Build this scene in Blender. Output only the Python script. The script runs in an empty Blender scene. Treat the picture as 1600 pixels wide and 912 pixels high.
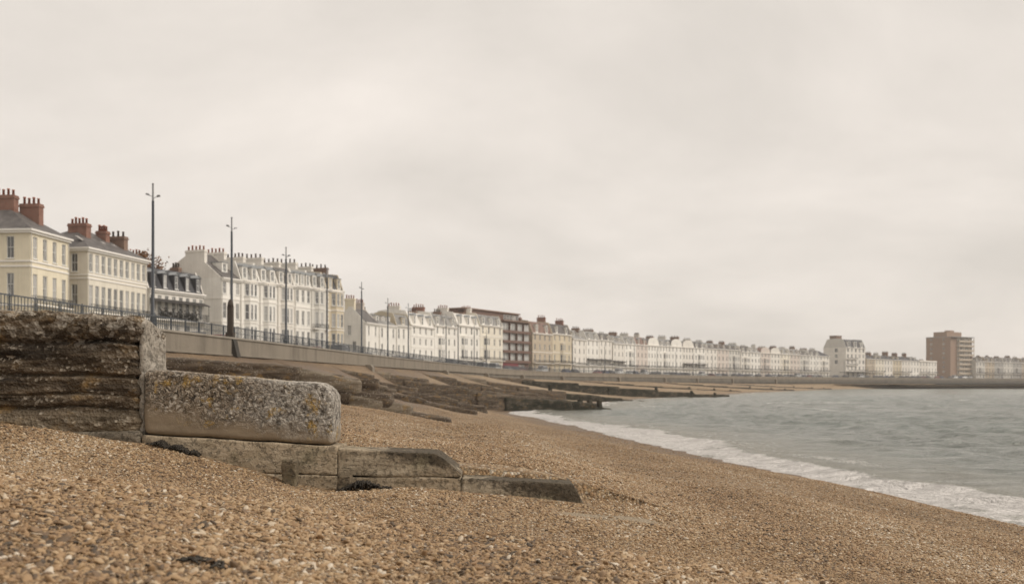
import bpy, bmesh, math, random
import numpy as np
from mathutils import Vector, Matrix

random.seed(7)
rng = np.random.default_rng(7)
R = math.radians
scene = bpy.context.scene
COL = scene.collection
EYE = 3.2            # eye height above the still water (z = 0)
PROM = 6.2           # level of the promenade
F = 1555.6           # focal length in pixels of the 1600 px wide photograph
HOR = 598.0          # horizon row

# ------------------------------------------------------------------ camera
cam_d = bpy.data.cameras.new("camera")
cam = bpy.data.objects.new("camera", cam_d)
COL.objects.link(cam)
cam.location = (0, 0, EYE)
cam.rotation_euler = (R(90), 0, 0)
cam_d.sensor_width = 36
cam_d.lens = 35
cam_d.shift_y = (HOR - 456) / 1600
cam_d.clip_start = 0.1
cam_d.clip_end = 8000
cam_d.dof.use_dof = True
cam_d.dof.focus_distance = 13.0
cam_d.dof.aperture_fstop = 1.8
scene.camera = cam

# ------------------------------------------------------------------ sky, sun, exposure
SUN_EL, SUN_AZ = R(42), R(100)     # azimuth clockwise from +Y
world = bpy.data.worlds.new("World")
scene.world = world
world.use_nodes = True
wn, wl = world.node_tree.nodes, world.node_tree.links
wn.clear()
def W(t, **k):
    n = wn.new(t)
    for a, v in k.items(): setattr(n, a, v)
    return n
sky = W('ShaderNodeTexSky', sky_type='NISHITA', sun_disc=False, sun_elevation=SUN_EL, sun_rotation=SUN_AZ)
tc = W('ShaderNodeTexCoord')
sep = W('ShaderNodeSeparateXYZ'); wl.new(tc.outputs['Generated'], sep.inputs[0])
ab = W('ShaderNodeMath', operation='ABSOLUTE'); wl.new(sep.outputs[2], ab.inputs[0])
ad = W('ShaderNodeMath', operation='ADD'); ad.inputs[1].default_value = 0.42; wl.new(ab.outputs[0], ad.inputs[0])
dx = W('ShaderNodeMath', operation='DIVIDE'); wl.new(sep.outputs[0], dx.inputs[0]); wl.new(ad.outputs[0], dx.inputs[1])
dy = W('ShaderNodeMath', operation='DIVIDE'); wl.new(sep.outputs[1], dy.inputs[0]); wl.new(ad.outputs[0], dy.inputs[1])
cmb = W('ShaderNodeCombineXYZ'); wl.new(dx.outputs[0], cmb.inputs[0]); wl.new(dy.outputs[0], cmb.inputs[1])
mp = W('ShaderNodeMapping'); mp.inputs['Scale'].default_value = (0.75, 0.95, 1); mp.inputs['Location'].default_value = (5.35, 2.6, 0)
wl.new(cmb.outputs[0], mp.inputs[0])
nz = W('ShaderNodeTexNoise'); nz.inputs['Scale'].default_value = 2.1; nz.inputs['Detail'].default_value = 8; nz.inputs['Roughness'].default_value = 0.54
nz.inputs['Distortion'].default_value = 0.25
wl.new(mp.outputs[0], nz.inputs['Vector'])
cr = W('ShaderNodeValToRGB')
cr.color_ramp.elements[0].position = 0.36; cr.color_ramp.elements[0].color = (0.74, 0.685, 0.622, 1)
cr.color_ramp.elements[1].position = 0.66; cr.color_ramp.elements[1].color = (0.945, 0.87, 0.795, 1)
wl.new(nz.outputs[0], cr.inputs[0])
sc10 = W('ShaderNodeVectorMath', operation='SCALE'); sc10.inputs['Scale'].default_value = 10.0
wl.new(cr.outputs[0], sc10.inputs[0])
mixw = W('ShaderNodeMix', data_type='RGBA'); mixw.inputs[0].default_value = 0.97
wl.new(sky.outputs[0], mixw.inputs[6]); wl.new(sc10.outputs[0], mixw.inputs[7])
bg = W('ShaderNodeBackground'); bg.inputs[1].default_value = 0.1
wl.new(mixw.outputs[2], bg.inputs[0])
wo = W('ShaderNodeOutputWorld'); wl.new(bg.outputs[0], wo.inputs[0])

sun_d = bpy.data.lights.new("sun", 'SUN')
sun_d.energy = 2.5
sun_d.angle = R(30)
sun_d.color = (1.0, 0.93, 0.84)
sun = bpy.data.objects.new("sun", sun_d)
COL.objects.link(sun)
sdir = Vector((math.sin(SUN_AZ) * math.cos(SUN_EL), math.cos(SUN_AZ) * math.cos(SUN_EL), math.sin(SUN_EL)))
sun.rotation_euler = sdir.to_track_quat('Z', 'Y').to_euler()

vs = scene.view_settings
vs.view_transform = 'Standard'; vs.look = 'None'; vs.exposure = 0.0; vs.gamma = 1.0
vs.use_curve_mapping = False

# ------------------------------------------------------------------ numpy noise
def _hash(ix, iy, iz, seed):
    h = (ix * 374761393 + iy * 668265263 + iz * 2147483647 + seed * 1274126177) & 0xFFFFFFFF
    h = ((h ^ (h >> 13)) * 1274126177) & 0xFFFFFFFF
    h = h ^ (h >> 16)
    return (h & 0xFFFFFF) / float(0xFFFFFF)
def vnoise(x, y, z=0.0, seed=0):
    x, y, z = np.broadcast_arrays(np.asarray(x, float), np.asarray(y, float), np.asarray(z, float))
    ix, iy, iz = np.floor(x).astype(np.int64), np.floor(y).astype(np.int64), np.floor(z).astype(np.int64)
    fx, fy, fz = x - ix, y - iy, z - iz
    fx, fy, fz = [f * f * (3 - 2 * f) for f in (fx, fy, fz)]
    r = 0
    for a in (0, 1):
        for b in (0, 1):
            for c in (0, 1):
                w = (fx if a else 1 - fx) * (fy if b else 1 - fy) * (fz if c else 1 - fz)
                r = r + w * _hash(ix + a, iy + b, iz + c, seed)
    return r * 2 - 1
def fbm(x, y, z=0.0, octv=4, seed=0):
    r, a = 0, 1.0
    for k in range(octv):
        r = r + a * vnoise(np.asarray(x) * 2 ** k, np.asarray(y) * 2 ** k, np.asarray(z) * 2 ** k, seed + k * 17)
        a *= 0.5
    return r

# ------------------------------------------------------------------ mesh helpers
class MB:
    def __init__(s):
        s.v, s.f, s.m = [], [], []
    def face(s, pts, mi=0):
        b = len(s.v); s.v += [tuple(p) for p in pts]; s.f.append(tuple(range(b, b + len(pts)))); s.m.append(mi)
    def box(s, x0, x1, y0, y1, z0, z1, mi=0, skip=''):
        b = len(s.v)
        s.v += [(x0,y0,z0),(x1,y0,z0),(x1,y1,z0),(x0,y1,z0),(x0,y0,z1),(x1,y0,z1),(x1,y1,z1),(x0,y1,z1)]
        for key, q in (('b',(3,2,1,0)),('t',(4,5,6,7)),('f',(0,1,5,4)),('r',(1,2,6,5)),('k',(2,3,7,6)),('l',(3,0,4,7))):
            if key not in skip:
                s.f.append(tuple(b + i for i in q)); s.m.append(mi)
    def prism(s, poly, z0, z1, mi=0):
        """vertical prism over a plan polygon (counter clockwise)"""
        n = len(poly); b = len(s.v)
        s.v += [(p[0], p[1], z0) for p in poly] + [(p[0], p[1], z1) for p in poly]
        s.f.append(tuple(b + i for i in reversed(range(n)))); s.m.append(mi)
        s.f.append(tuple(b + n + i for i in range(n))); s.m.append(mi)
        for i in range(n):
            j = (i + 1) % n
            s.f.append((b + i, b + j, b + n + j, b + n + i)); s.m.append(mi)
    def sweep(s, poly, axis, a0, a1, mi=0):
        """poly of (u, z) pairs extruded along local 'x' or 'y' from a0 to a1"""
        n = len(poly); b = len(s.v)
        for a in (a0, a1):
            s.v += [((a, u, z) if axis == 'x' else (u, a, z)) for u, z in poly]
        s.f.append(tuple(b + i for i in range(n))); s.m.append(mi)
        s.f.append(tuple(b + n + i for i in reversed(range(n)))); s.m.append(mi)
        for i in range(n):
            j = (i + 1) % n
            s.f.append((b + i, b + n + i, b + n + j, b + j)); s.m.append(mi)
    def tube(s, pts, rad, n=8, mi=0, cap=True):
        if not hasattr(rad, '__len__'): rad = [rad] * len(pts)
        b = len(s.v); pts = [Vector(p) for p in pts]
        for i, p in enumerate(pts):
            d = (pts[min(i + 1, len(pts) - 1)] - pts[max(i - 1, 0)]).normalized()
            a = Vector((1, 0, 0)) if abs(d.x) < .9 else Vector((0, 1, 0))
            e1 = d.cross(a).normalized(); e2 = d.cross(e1)
            for k in range(n):
                t = 2 * math.pi * k / n
                s.v.append(tuple(p + (e1 * math.cos(t) + e2 * math.sin(t)) * rad[i]))
        for i in range(len(pts) - 1):
            for k in range(n):
                q = (k + 1) % n
                s.f.append((b + i*n + k, b + i*n + q, b + (i+1)*n + q, b + (i+1)*n + k)); s.m.append(mi)
        if cap:
            s.f.append(tuple(b + k for k in reversed(range(n)))); s.m.append(mi)
            e = b + (len(pts) - 1) * n
            s.f.append(tuple(e + k for k in range(n))); s.m.append(mi)
    def mesh(s, name, mats, smooth=False, fix=True):
        me = bpy.data.meshes.new(name)
        me.from_pydata(s.v, [], s.f)
        for m in mats: me.materials.append(m)
        if len(mats) > 1: me.polygons.foreach_set('material_index', s.m)
        if fix:
            bm = bmesh.new(); bm.from_mesh(me)
            bmesh.ops.remove_doubles(bm, verts=bm.verts, dist=0.0005)
            bmesh.ops.recalc_face_normals(bm, faces=bm.faces)
            bm.to_mesh(me); bm.free()
        if smooth: me.polygons.foreach_set('use_smooth', [True] * len(me.polygons))
        me.update()
        return me
    def build(s, name, mats, parent=None, smooth=False, fix=True):
        if not isinstance(mats, (list, tuple)): mats = [mats]
        return link(name, s.mesh(name, mats, smooth, fix), parent)

def link(name, me, parent=None):
    o = bpy.data.objects.new(name, me); COL.objects.link(o)
    if parent is not None: o.parent = parent
    return o
def np_mesh(name, V, Fq, mat, parent=None, smooth=True, attrs=None):
    """mesh from numpy arrays of vertices and equal-sized faces"""
    me = bpy.data.meshes.new(name)
    V = np.ascontiguousarray(V, dtype=np.float32); Fq = np.ascontiguousarray(Fq, dtype=np.int32)
    k = Fq.shape[1]
    me.vertices.add(len(V)); me.vertices.foreach_set('co', V.ravel())
    me.loops.add(Fq.size); me.loops.foreach_set('vertex_index', Fq.ravel())
    me.polygons.add(len(Fq)); me.polygons.foreach_set('loop_start', np.arange(0, Fq.size, k, dtype=np.int32))
    if smooth: me.polygons.foreach_set('use_smooth', np.ones(len(Fq), dtype=bool))
    for an, av in (attrs or {}).items():
        at = me.attributes.new(an, 'FLOAT', 'POINT'); at.data.foreach_set('value', np.ascontiguousarray(av, dtype=np.float32))
    me.materials.append(mat)
    me.update(calc_edges=True); me.validate()
    return link(name, me, parent)
def grid_faces(nr, nc, base=0):
    i = np.arange(nr * nc).reshape(nr, nc) + base
    return np.stack([i[:-1, :-1], i[:-1, 1:], i[1:, 1:], i[1:, :-1]], -1).reshape(-1, 4)

def tag(o, label=None, cat=None, group=None, kind=None):
    if label: o['label'] = label
    if cat: o['category'] = cat
    if group: o['group'] = group
    if kind: o['kind'] = kind
    return o
def thing(name, label, cat, loc=(0, 0, 0), rz=0.0, group=None):
    o = bpy.data.objects.new(name, None); COL.objects.link(o)
    o.empty_display_size = 0.3
    o.location = loc; o.rotation_euler = (0, 0, rz)
    return tag(o, label, cat, group)
def copy_tree(o, parent=None):
    c = o.copy(); COL.objects.link(c)
    if parent is not None: c.parent = parent
    for ch in list(o.children): copy_tree(ch, c)
    return c

# ------------------------------------------------------------------ materials
class NT:
    def __init__(s, name, disp=False):
        s.m = bpy.data.materials.new(name); s.m.use_nodes = True
        s.t = s.m.node_tree; s.n = s.t.nodes; s.n.clear()
        s.out = s.n.new('ShaderNodeOutputMaterial')
        s.p = s.n.new('ShaderNodeBsdfPrincipled'); s.l(s.p.outputs[0], s.out.inputs[0])
        if disp: s.m.displacement_method = 'BOTH'
        s._o = None
    def l(s, a, b): s.t.links.new(a, b)
    def obj(s):
        if s._o is None: s._o = s.n.new('ShaderNodeTexCoord').outputs['Object']
        return s._o
    def mapping(s, scale, vec=None):
        m = s.n.new('ShaderNodeMapping'); m.inputs['Scale'].default_value = scale
        s.l(vec or s.obj(), m.inputs[0]); return m.outputs[0]
    def noise(s, scale, detail=4, rough=.55, vec=None, dist=0):
        n = s.n.new('ShaderNodeTexNoise'); n.inputs['Scale'].default_value = scale
        n.inputs['Detail'].default_value = detail; n.inputs['Roughness'].default_value = rough; n.inputs['Distortion'].default_value = dist
        s.l(vec or s.obj(), n.inputs['Vector']); return n.outputs[0]
    def voro(s, scale, vec=None, feature='F1', out=0, rnd=1.0):
        n = s.n.new('ShaderNodeTexVoronoi'); n.feature = feature; n.inputs['Scale'].default_value = scale
        n.inputs['Randomness'].default_value = rnd
        s.l(vec or s.obj(), n.inputs['Vector']); return n.outputs[out]
    def ramp(s, src, stops, const=False):
        r = s.n.new('ShaderNodeValToRGB'); e = r.color_ramp.elements
        if const: r.color_ramp.interpolation = 'CONSTANT'
        while len(e) < len(stops): e.new(.5)
        for k, (p, c) in enumerate(stops):
            e[k].position = p
            e[k].color = (c, c, c, 1) if not hasattr(c, '__len__') else (*c, 1)
        s.l(src, r.inputs[0]); return r.outputs[0]
    def mix(s, fac, a, b, blend='MIX'):
        m = s.n.new('ShaderNodeMix'); m.data_type = 'RGBA'; m.blend_type = blend
        for k, v in ((0, fac), (6, a), (7, b)):
            inp = m.inputs[k]
            if hasattr(v, 'is_linked') or hasattr(v, 'links'): s.l(v, inp)
            elif hasattr(v, '__len__'): inp.default_value = (*v, 1)
            else: inp.default_value = v if k == 0 else (v, v, v, 1)
        return m.outputs[2]
    def math(s, op, a, b=0.0):
        m = s.n.new('ShaderNodeMath'); m.operation = op
        for inp, v in ((m.inputs[0], a), (m.inputs[1], b)):
            if hasattr(v, 'links'): s.l(v, inp)
            else: inp.default_value = v
        return m.outputs[0]
    def attr(s, name):
        a = s.n.new('ShaderNodeAttribute'); a.attribute_name = name; return a.outputs['Fac']
    def color(s, v):
        if hasattr(v, 'links'): s.l(v, s.p.inputs['Base Color'])
        else: s.p.inputs['Base Color'].default_value = (*v, 1)
    def rough(s, v):
        if hasattr(v, 'links'): s.l(v, s.p.inputs['Roughness'])
        else: s.p.inputs['Roughness'].default_value = v
    def bump(s, h, dist=.01, strength=1.0, prev=None):
        b = s.n.new('ShaderNodeBump'); b.inputs['Distance'].default_value = dist; b.inputs['Strength'].default_value = strength
        s.l(h, b.inputs['Height'])
        if prev is not None: s.l(prev, b.inputs['Normal'])
        s.l(b.outputs[0], s.p.inputs['Normal']); return b.outputs[0]
    def displace(s, h, scale, mid=.5):
        d = s.n.new('ShaderNodeDisplacement'); d.inputs['Scale'].default_value = scale; d.inputs['Midlevel'].default_value = mid
        s.l(h, d.inputs['Height']); s.l(d.outputs[0], s.out.inputs['Displacement'])
    def z(s):
        g = s.n.new('ShaderNodeSeparateXYZ'); s.l(s.obj(), g.inputs[0]); return g.outputs[2]
    def x(s):
        g = s.n.new('ShaderNodeSeparateXYZ'); s.l(s.obj(), g.inputs[0]); return g.outputs[0]

def plain(name, c, rough=.7, spec=.3, var=.12, scale=3.0, metal=0.0):
    t = NT(name)
    n = t.noise(scale, 4, .6)
    t.color(t.mix(n, tuple(v * (1 - var) for v in c), tuple(min(1, v * (1 + var)) for v in c)))
    t.rough(rough); t.p.inputs['Specular IOR Level'].default_value = spec; t.p.inputs['Metallic'].default_value = metal
    return t.m
def stucco(name, c, stain=.35):
    """painted render with rain streaks and grubby patches"""
    t = NT(name)
    st = t.noise(1.0, 5, .6, t.mapping((2.2, 2.2, .18)))
    pa = t.noise(.35, 4, .6)
    fac = t.math('MULTIPLY', t.ramp(st, [(.48, 0), (.75, 1)]), stain)
    base = t.mix(t.ramp(pa, [(.35, 0), (.7, 1)]), c, tuple(v * .86 for v in c))
    t.color(t.mix(fac, base, (c[0] * .55, c[1] * .53, c[2] * .50)))
    t.rough(.75); t.p.inputs['Specular IOR Level'].default_value = .25
    t.bump(t.noise(14, 3), .006, .5)
    return t.m
def slate(name, c):
    t = NT(name)
    b = t.n.new('ShaderNodeTexBrick'); b.inputs['Scale'].default_value = 1.0
    b.inputs['Brick Width'].default_value = .35; b.inputs['Row Height'].default_value = .22; b.inputs['Mortar Size'].default_value = .012
    b.inputs['Color1'].default_value = (*c, 1); b.inputs['Color2'].default_value = (c[0]*.65, c[1]*.65, c[2]*.68, 1)
    b.inputs['Mortar'].default_value = (c[0]*.3, c[1]*.3, c[2]*.3, 1)
    t.l(t.obj(), b.inputs['Vector'])
    n = t.noise(.8, 5, .65)
    li = t.ramp(t.noise(2.3, 4, .6), [(.58, 0), (.72, 1)])
    col = t.mix(t.ramp(n, [(.35, 0), (.7, 1)]), b.outputs[0], tuple(v * 1.7 for v in c))
    t.color(t.mix(t.math('MULTIPLY', li, .35), col, (.20, .19, .14)))
    t.rough(.6)
    return t.m
def brick(name, c):
    t = NT(name)
    b = t.n.new('ShaderNodeTexBrick'); b.inputs['Scale'].default_value = 1.0
    b.inputs['Brick Width'].default_value = .225; b.inputs['Row Height'].default_value = .075; b.inputs['Mortar Size'].default_value = .008
    b.inputs['Color1'].default_value = (*c, 1); b.inputs['Color2'].default_value = (c[0]*.7, c[1]*.62, c[2]*.6, 1)
    b.inputs['Mortar'].default_value = (.30, .27, .23, 1)
    sp = t.n.new('ShaderNodeSeparateXYZ'); t.l(t.obj(), sp.inputs[0])
    cb = t.n.new('ShaderNodeCombineXYZ'); t.l(t.math('ADD', sp.outputs[0], sp.outputs[1]), cb.inputs[0]); t.l(sp.outputs[2], cb.inputs[1])
    t.l(cb.outputs[0], b.inputs['Vector'])
    n = t.noise(1.2, 5, .6)
    t.color(t.mix(t.ramp(n, [(.4, 0), (.75, .55)]), b.outputs[0], (c[0]*.4, c[1]*.42, c[2]*.42)))
    t.rough(.85)
    return t.m
def glass(name, c, rough=.08, curtain=None):
    t = NT(name)
    if curtain:
        f = t.ramp(t.noise(1.0, 2, .5, t.mapping((3.0, 3.0, .25))), [(.42, 0), (.55, 1)])
        t.color(t.mix(f, c, curtain))
    else: t.color(c)
    t.rough(rough); t.p.inputs['Specular IOR Level'].default_value = .8
    return t.m

M = {}
M['white'] = stucco('painted_stucco_white', (.80, .77, .71))
M['white2'] = stucco('painted_stucco_offwhite', (.75, .71, .645))
M['white3'] = stucco('painted_stucco_grey_white', (.60, .575, .525))
M['cream'] = stucco('painted_stucco_cream', (.76, .685, .53), .3)
M['ivory'] = stucco('painted_stucco_ivory', (.74, .685, .58))
M['tan'] = stucco('painted_stucco_tan', (.48, .405, .31))
M['pink'] = stucco('painted_stucco_pale_pink', (.62, .545, .485))
M['yellow'] = stucco('painted_stucco_dull_yellow', (.57, .495, .37))
M['white_roof'] = stucco('white_painted_attic', (.68, .65, .60), .3)
M['grey'] = stucco('painted_stucco_grey', (.40, .385, .36))
M['trim'] = plain('white_trim_paint', (.77, .735, .68), .5, .35, .06)
M['slate'] = slate('slate', (.078, .070, .066))
M['slate_l'] = slate('pale_slate', (.185, .178, .168))
M['slate_d'] = slate('black_slate', (.035, .035, .04))
M['tile'] = slate('red_clay_tile', (.145, .088, .068))
M['lead'] = plain('lead_sheet', (.27, .28, .285), .5, .4, .2)
M['brick'] = brick('red_brick', (.27, .105, .065))
M['tower_brick'] = brick('tower_brick', (.37, .235, .16))
M['tower_face'] = plain('tower_render', (.47, .40, .32), .8, .2, .2)
M['brick_b'] = brick('brown_brick', (.24, .135, .09))
M['pot'] = plain('terracotta', (.33, .13, .085), .8, .2, .25, 6)
M['pot_d'] = plain('sooty_pot', (.10, .075, .065), .8, .2, .25, 6)
M['glass'] = glass('window_glass', (.10, .10, .10), .12)
M['glass2'] = glass('window_glass_net_sky', (.14, .14, .14), .15, (.46, .45, .42))  # net curtain tone, lifted to carry sky reflected in the glass
M['glass3'] = glass('window_glass_blind_sky', (.42, .41, .39), .2)  # blind tone with the sky's reflection painted into the pane colour
M['frame'] = plain('window_frame_paint', (.72, .71, .68), .4, .4, .05)
M['iron'] = plain('black_iron', (.022, .024, .028), .5, .5, .2)
M['iron_b'] = plain('blue_grey_iron', (.030, .035, .043), .5, .5, .25)
M['door'] = plain('dark_door_paint', (.04, .045, .06), .35, .5, .2)
M['rust'] = plain('red_brown_cladding', (.15, .092, .072), .6, .3, .2)
M['crimson'] = plain('crimson_shop_front', (.17, .035, .04), .45, .4, .2)
M['dark'] = plain('dark_void_paint', (.03, .03, .032), .8, .2, .2)
M['lampgrey'] = plain('lamp_pale_metal', (.20, .20, .20), .45, .5, .12, 3, .3)
M['lens'] = plain('lamp_lens', (.55, .55, .52), .2, .6, .05)
M['rubber'] = plain('tyre_rubber', (.02, .02, .02), .8, .2, .1)
M['awning'] = plain('black_canopy', (.035, .032, .03), .6, .3, .3)
for k, c in (('car_dark', (.03, .032, .038)), ('car_silver', (.38, .39, .40)), ('car_white', (.70, .70, .69)), ('car_blue', (.03, .05, .12)), ('car_red', (.20, .02, .02))):
    M[k] = plain('body_paint_' + k[4:], c, .25, .6, .05)
M['rail'] = plain('faded_rail_paint', (.075, .083, .092), .6, .4, .25)
M['bark'] = plain('bark', (.10, .075, .055), .9, .1, .3, 4)
M['autumn'] = plain('autumn_leaf', (.17, .085, .04), .8, .2, .45, 1.5)
M['evergreen'] = plain('evergreen_leaf', (.045, .038, .026), .8, .2, .4, 1.5)
# ------------------------------------------------------------------ shoreline: wall line and still-water line as x(y)
def hermite(pts):
    ys = np.array([p[0] for p in pts], float); xs = np.array([p[1] for p in pts], float)
    d = np.diff(xs) / np.diff(ys)
    m = np.empty(len(xs)); m[1:-1] = (d[:-1] + d[1:]) / 2; m[0] = d[0]; m[-1] = d[-1]
    def f(y):
        y = np.asarray(y, float); i = np.clip(np.searchsorted(ys, y) - 1, 0, len(ys) - 2)
        h = ys[i + 1] - ys[i]; t = (y - ys[i]) / h
        inside = (t >= 0) & (t <= 1); tt = np.clip(t, 0, 1)
        v = ((1 + 2*tt) * (1 - tt)**2 * xs[i] + tt * (1 - tt)**2 * h * m[i] + tt**2 * (3 - 2*tt) * xs[i+1] + tt**2 * (tt - 1) * h * m[i+1])
        lo = xs[0] + (y - ys[0]) * m[0]; hi = xs[-1] + (y - ys[-1]) * m[-1]
        return np.where(inside, v, np.where(y < ys[0], lo, hi))
    return f
WX = hermite([(-80,-31),(-10,-26),(12,-24),(42,-21),(56,-19.5),(74,-17.6),(111,-14.3),(160,-8.5),(222,0),(285,18),(333,43),(440,99),(518,166),(600,256),(666,343),(740,470),(820,660),(900,950)])
SX = hermite([(-80,16),(-10,13.5),(21.9,11.3),(28.1,10.84),(36.9,9.5),(55.3,7.1),(74.3,4.8),(90,2.6),(106,0),(114,1.5),(122,6),(132,9),(150,12),(165,16),(190,24),(215,34),(262,55),(333,84),(355,95),(440,136),(497,166),(518,184),(585,248),(663,342),(700,400),(740,472),(820,662),(900,952)])
ZW = lambda y: np.interp(y, [-80,111,222,333,440,518,600,663,900], [5,4.9,4.3,3.6,3.0,2.5,1.6,1.0,.8])
# groynes: y where they leave the wall, slope dy/dx, tip x, beach exponent on the near and on the far side
GR = [(12.2,0,.5,.85,.72),(42,0,-3,1.3,1.4),(57,.05,-7.5,1.7,1.5),(73,.1,-3.6,2.0,1.7),(88,.28,-3.5,2.3,2.0),(104.5,.53,10.6,3.2,2.2),(129,.55,9.5,2.7,1.9),(155,.57,22,2.3,1.2),(192,.64,49,1.9,1.0),(280,.88,76,1.8,1.0),(340,.92,113,1.7,1.0),(410,.95,153,1.6,1.0),(475,.95,184,1.5,1.0)]
def gline(i, x):
    g, k = GR[i][:2]
    return g + k * (x - WX(g))
def beach_z(x, y, detail=True):
    x, y = np.broadcast_arrays(np.asarray(x, float), np.asarray(y, float))
    w, s, zw = WX(y), SX(y), ZW(y)
    t = (s - x) / np.maximum(s - w, .5)
    p = np.full(x.shape, GR[0][3])
    lines = [gline(i, x) for i in range(len(GR))]
    for i in range(len(GR)):
        lo = lines[i]; hi = lines[i + 1] if i + 1 < len(GR) else lo + 60
        f = np.clip((y - lo) / np.maximum(hi - lo, 1), 0, 1)
        pf = GR[i][4]; pn = GR[i + 1][3] if i + 1 < len(GR) else 1.2
        prev = GR[i][3]; tip = GR[i][2]                      # past the seaward tip the two beach levels run together
        b = np.clip((x - tip + .4) / 2.2, 0, 1); b = b * b * (3 - 2 * b)
        pf = pf + (prev - pf) * b * np.exp(-np.clip(y - lo, 0, 200) / 9)
        p = np.where(y > lo, pf + (pn - pf) * f * f, p)
    tp = np.clip(t, 0, 1.3)
    z = np.where(t > 0, zw * (.2 * tp + .8 * tp ** p), t * np.maximum(s - w, 4) * .14)
    z = z - .24 * np.exp(-((x + 2.4) / 1.1) ** 2 - ((y - 11.5) / 1.3) ** 2)
    if detail:
        z = z + .045 * np.sin(6.283 * (t * 7 + .35 * vnoise(x * .12, y * .10, 0, 15))) * np.clip((y - 8) / 8, 0, 1) * np.clip(t * 5, 0, 1) * np.clip(1.6 - t * 2, 0, 1)
        z = z + .05 * fbm(x * .35, y * .35, 0, 3, 3) * np.clip(t * 6, .15, 1) + .02 * vnoise(x * 1.7, y * 1.7, 0, 9)
    return z
def sand_mask(x, y):
    n = .45 * vnoise(x * 3, y * 3, 0, 5)
    return np.exp(-((x - .95) / .85) ** 2 - ((y - 10.7) / .26) ** 2) + n

# ------------------------------------------------------------------ beach sheet
PEB = [(0, (.06, .045, .032)), (.12, (.145, .092, .052)), (.32, (.285, .176, .090)), (.6, (.375, .252, .136)), (.82, (.43, .32, .20)), (1, (.60, .53, .43))]
def beach_mat():
    t = NT('shingle')
    warp = t.noise(6, 2)
    v1 = t.voro(25, out=1); v2 = t.voro(66, out=1)
    d1 = t.voro(25); d2 = t.voro(66)
    def chan(c):
        g = t.n.new('ShaderNodeSeparateColor'); t.l(c, g.inputs[0]); return g.outputs[0]
    c1 = t.ramp(chan(v1), PEB); c2 = t.ramp(chan(v2), PEB)
    col = t.mix(t.ramp(t.noise(1.3, 4, .6), [(.4, 0), (.6, 1)]), c1, c2)
    gap = t.ramp(d1, [(.40, 1), (.68, .6)])
    col = t.mix(1.0, col, gap, 'MULTIPLY')
    # drifts of finer and darker stones
    drift = t.ramp(t.noise(.16, 5, .6, t.mapping((1, .45, 1))), [(.35, .82), (.68, 1.12)])
    col = t.mix(1.0, col, drift, 'MULTIPLY')
    sm = t.attr('sand')
    col = t.mix(sm, col, t.mix(t.noise(60, 2), (.27, .215, .15), (.37, .305, .22)))
    wet = t.attr('wet')
    col = t.mix(wet, col, (.13, .088, .055))
    t.color(col)
    t.rough(t.math('SUBTRACT', .85, t.math('MULTIPLY', wet, .45)))
    t.p.inputs['Specular IOR Level'].default_value = .25
    h = t.math('ADD', t.ramp(d1, [(.0, 1), (.7, 0)]), t.math('MULTIPLY', t.ramp(d2, [(0, 1), (.7, 0)]), .4))
    t.bump(h, .03, .9)
    return t.m
M['shingle'] = beach_mat()
def build_beach():
    bases = []
    # rows: (wall y, slope)
    def cell(b0, k0, b1, k1, n, pw=1.0):
        for q in range(n + 1):
            f = (q / n) ** pw
            e = .0 if q not in (0, n) else (.02 if q == 0 else -.02)
            bases.append((b0 + (b1 - b0) * f + e, k0 + (k1 - k0) * f))
    cell(-40, 0, 2, 0, 20)
    cell(2.2, 0, 12.2, 0, 50)
    cell(12.2, 0, 42, 0, 90)
    cell(42, 0, 57, .05, 36); cell(57, .05, 73, .1, 36); cell(73, .1, 88, .28, 36); cell(88, .28, 104.5, .53, 40)
    for i in range(5, len(GR) - 1):
        cell(GR[i][0], GR[i][1], GR[i + 1][0], GR[i + 1][1], 46)
    cell(475, .95, 560, .95, 30); cell(562, .95, 690, .6, 40)
    NU = 170
    u = np.linspace(0, 1, NU)
    X, Y = [], []
    for b, k in bases:
        w0 = float(WX(b)); x = w0 + 20.0
        for _ in range(60):
            x = .6 * x + .4 * float(SX(b + k * (x - w0)))
        x += 9.0
        xs = w0 - .3 + (x - w0 + .3) * u
        X.append(xs); Y.append(b + k * (xs - w0))
    X, Y = np.array(X), np.array(Y)
    Z = beach_z(X, Y)
    V = np.stack([X, Y, Z], -1).reshape(-1, 3)
    sm = np.maximum(np.clip((sand_mask(X, Y) - .35) * 3, 0, .85), np.clip((Y - 95) / 90, 0, .75) * np.clip(1.5 - Y / 260, .35, 1) * np.clip(.7 + .5 * fbm(X * .08, Y * .08, 0, 3, 44), 0, 1)).ravel()
    wet = np.clip((.30 + .12 * vnoise(X * .6, Y * .6, 0, 12) - Z) / .22, 0, 1).ravel() * .8
    # dark weedy rubble lodged on the upper beach between the middle groynes
    tt = (SX(Y) - X) / np.maximum(SX(Y) - WX(Y), .5)
    rub = np.clip((Y - 44) / 8, 0, 1) * np.clip((175 - Y) / 40, 0, 1) * np.clip((tt - .30) * 5, 0, 1)
    rub = rub * np.clip(.62 + .9 * fbm(X * .30, Y * .11, 0, 4, 47), 0, 1)
    wet = np.maximum(wet, .85 * rub.ravel())
    o = np_mesh('beach', V, grid_faces(len(bases), NU), M['shingle'], attrs={'sand': sm, 'wet': wet})
    tag(o, kind='structure', label='brown shingle beach sloping down from the sea wall to the water')
build_beach()

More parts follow.
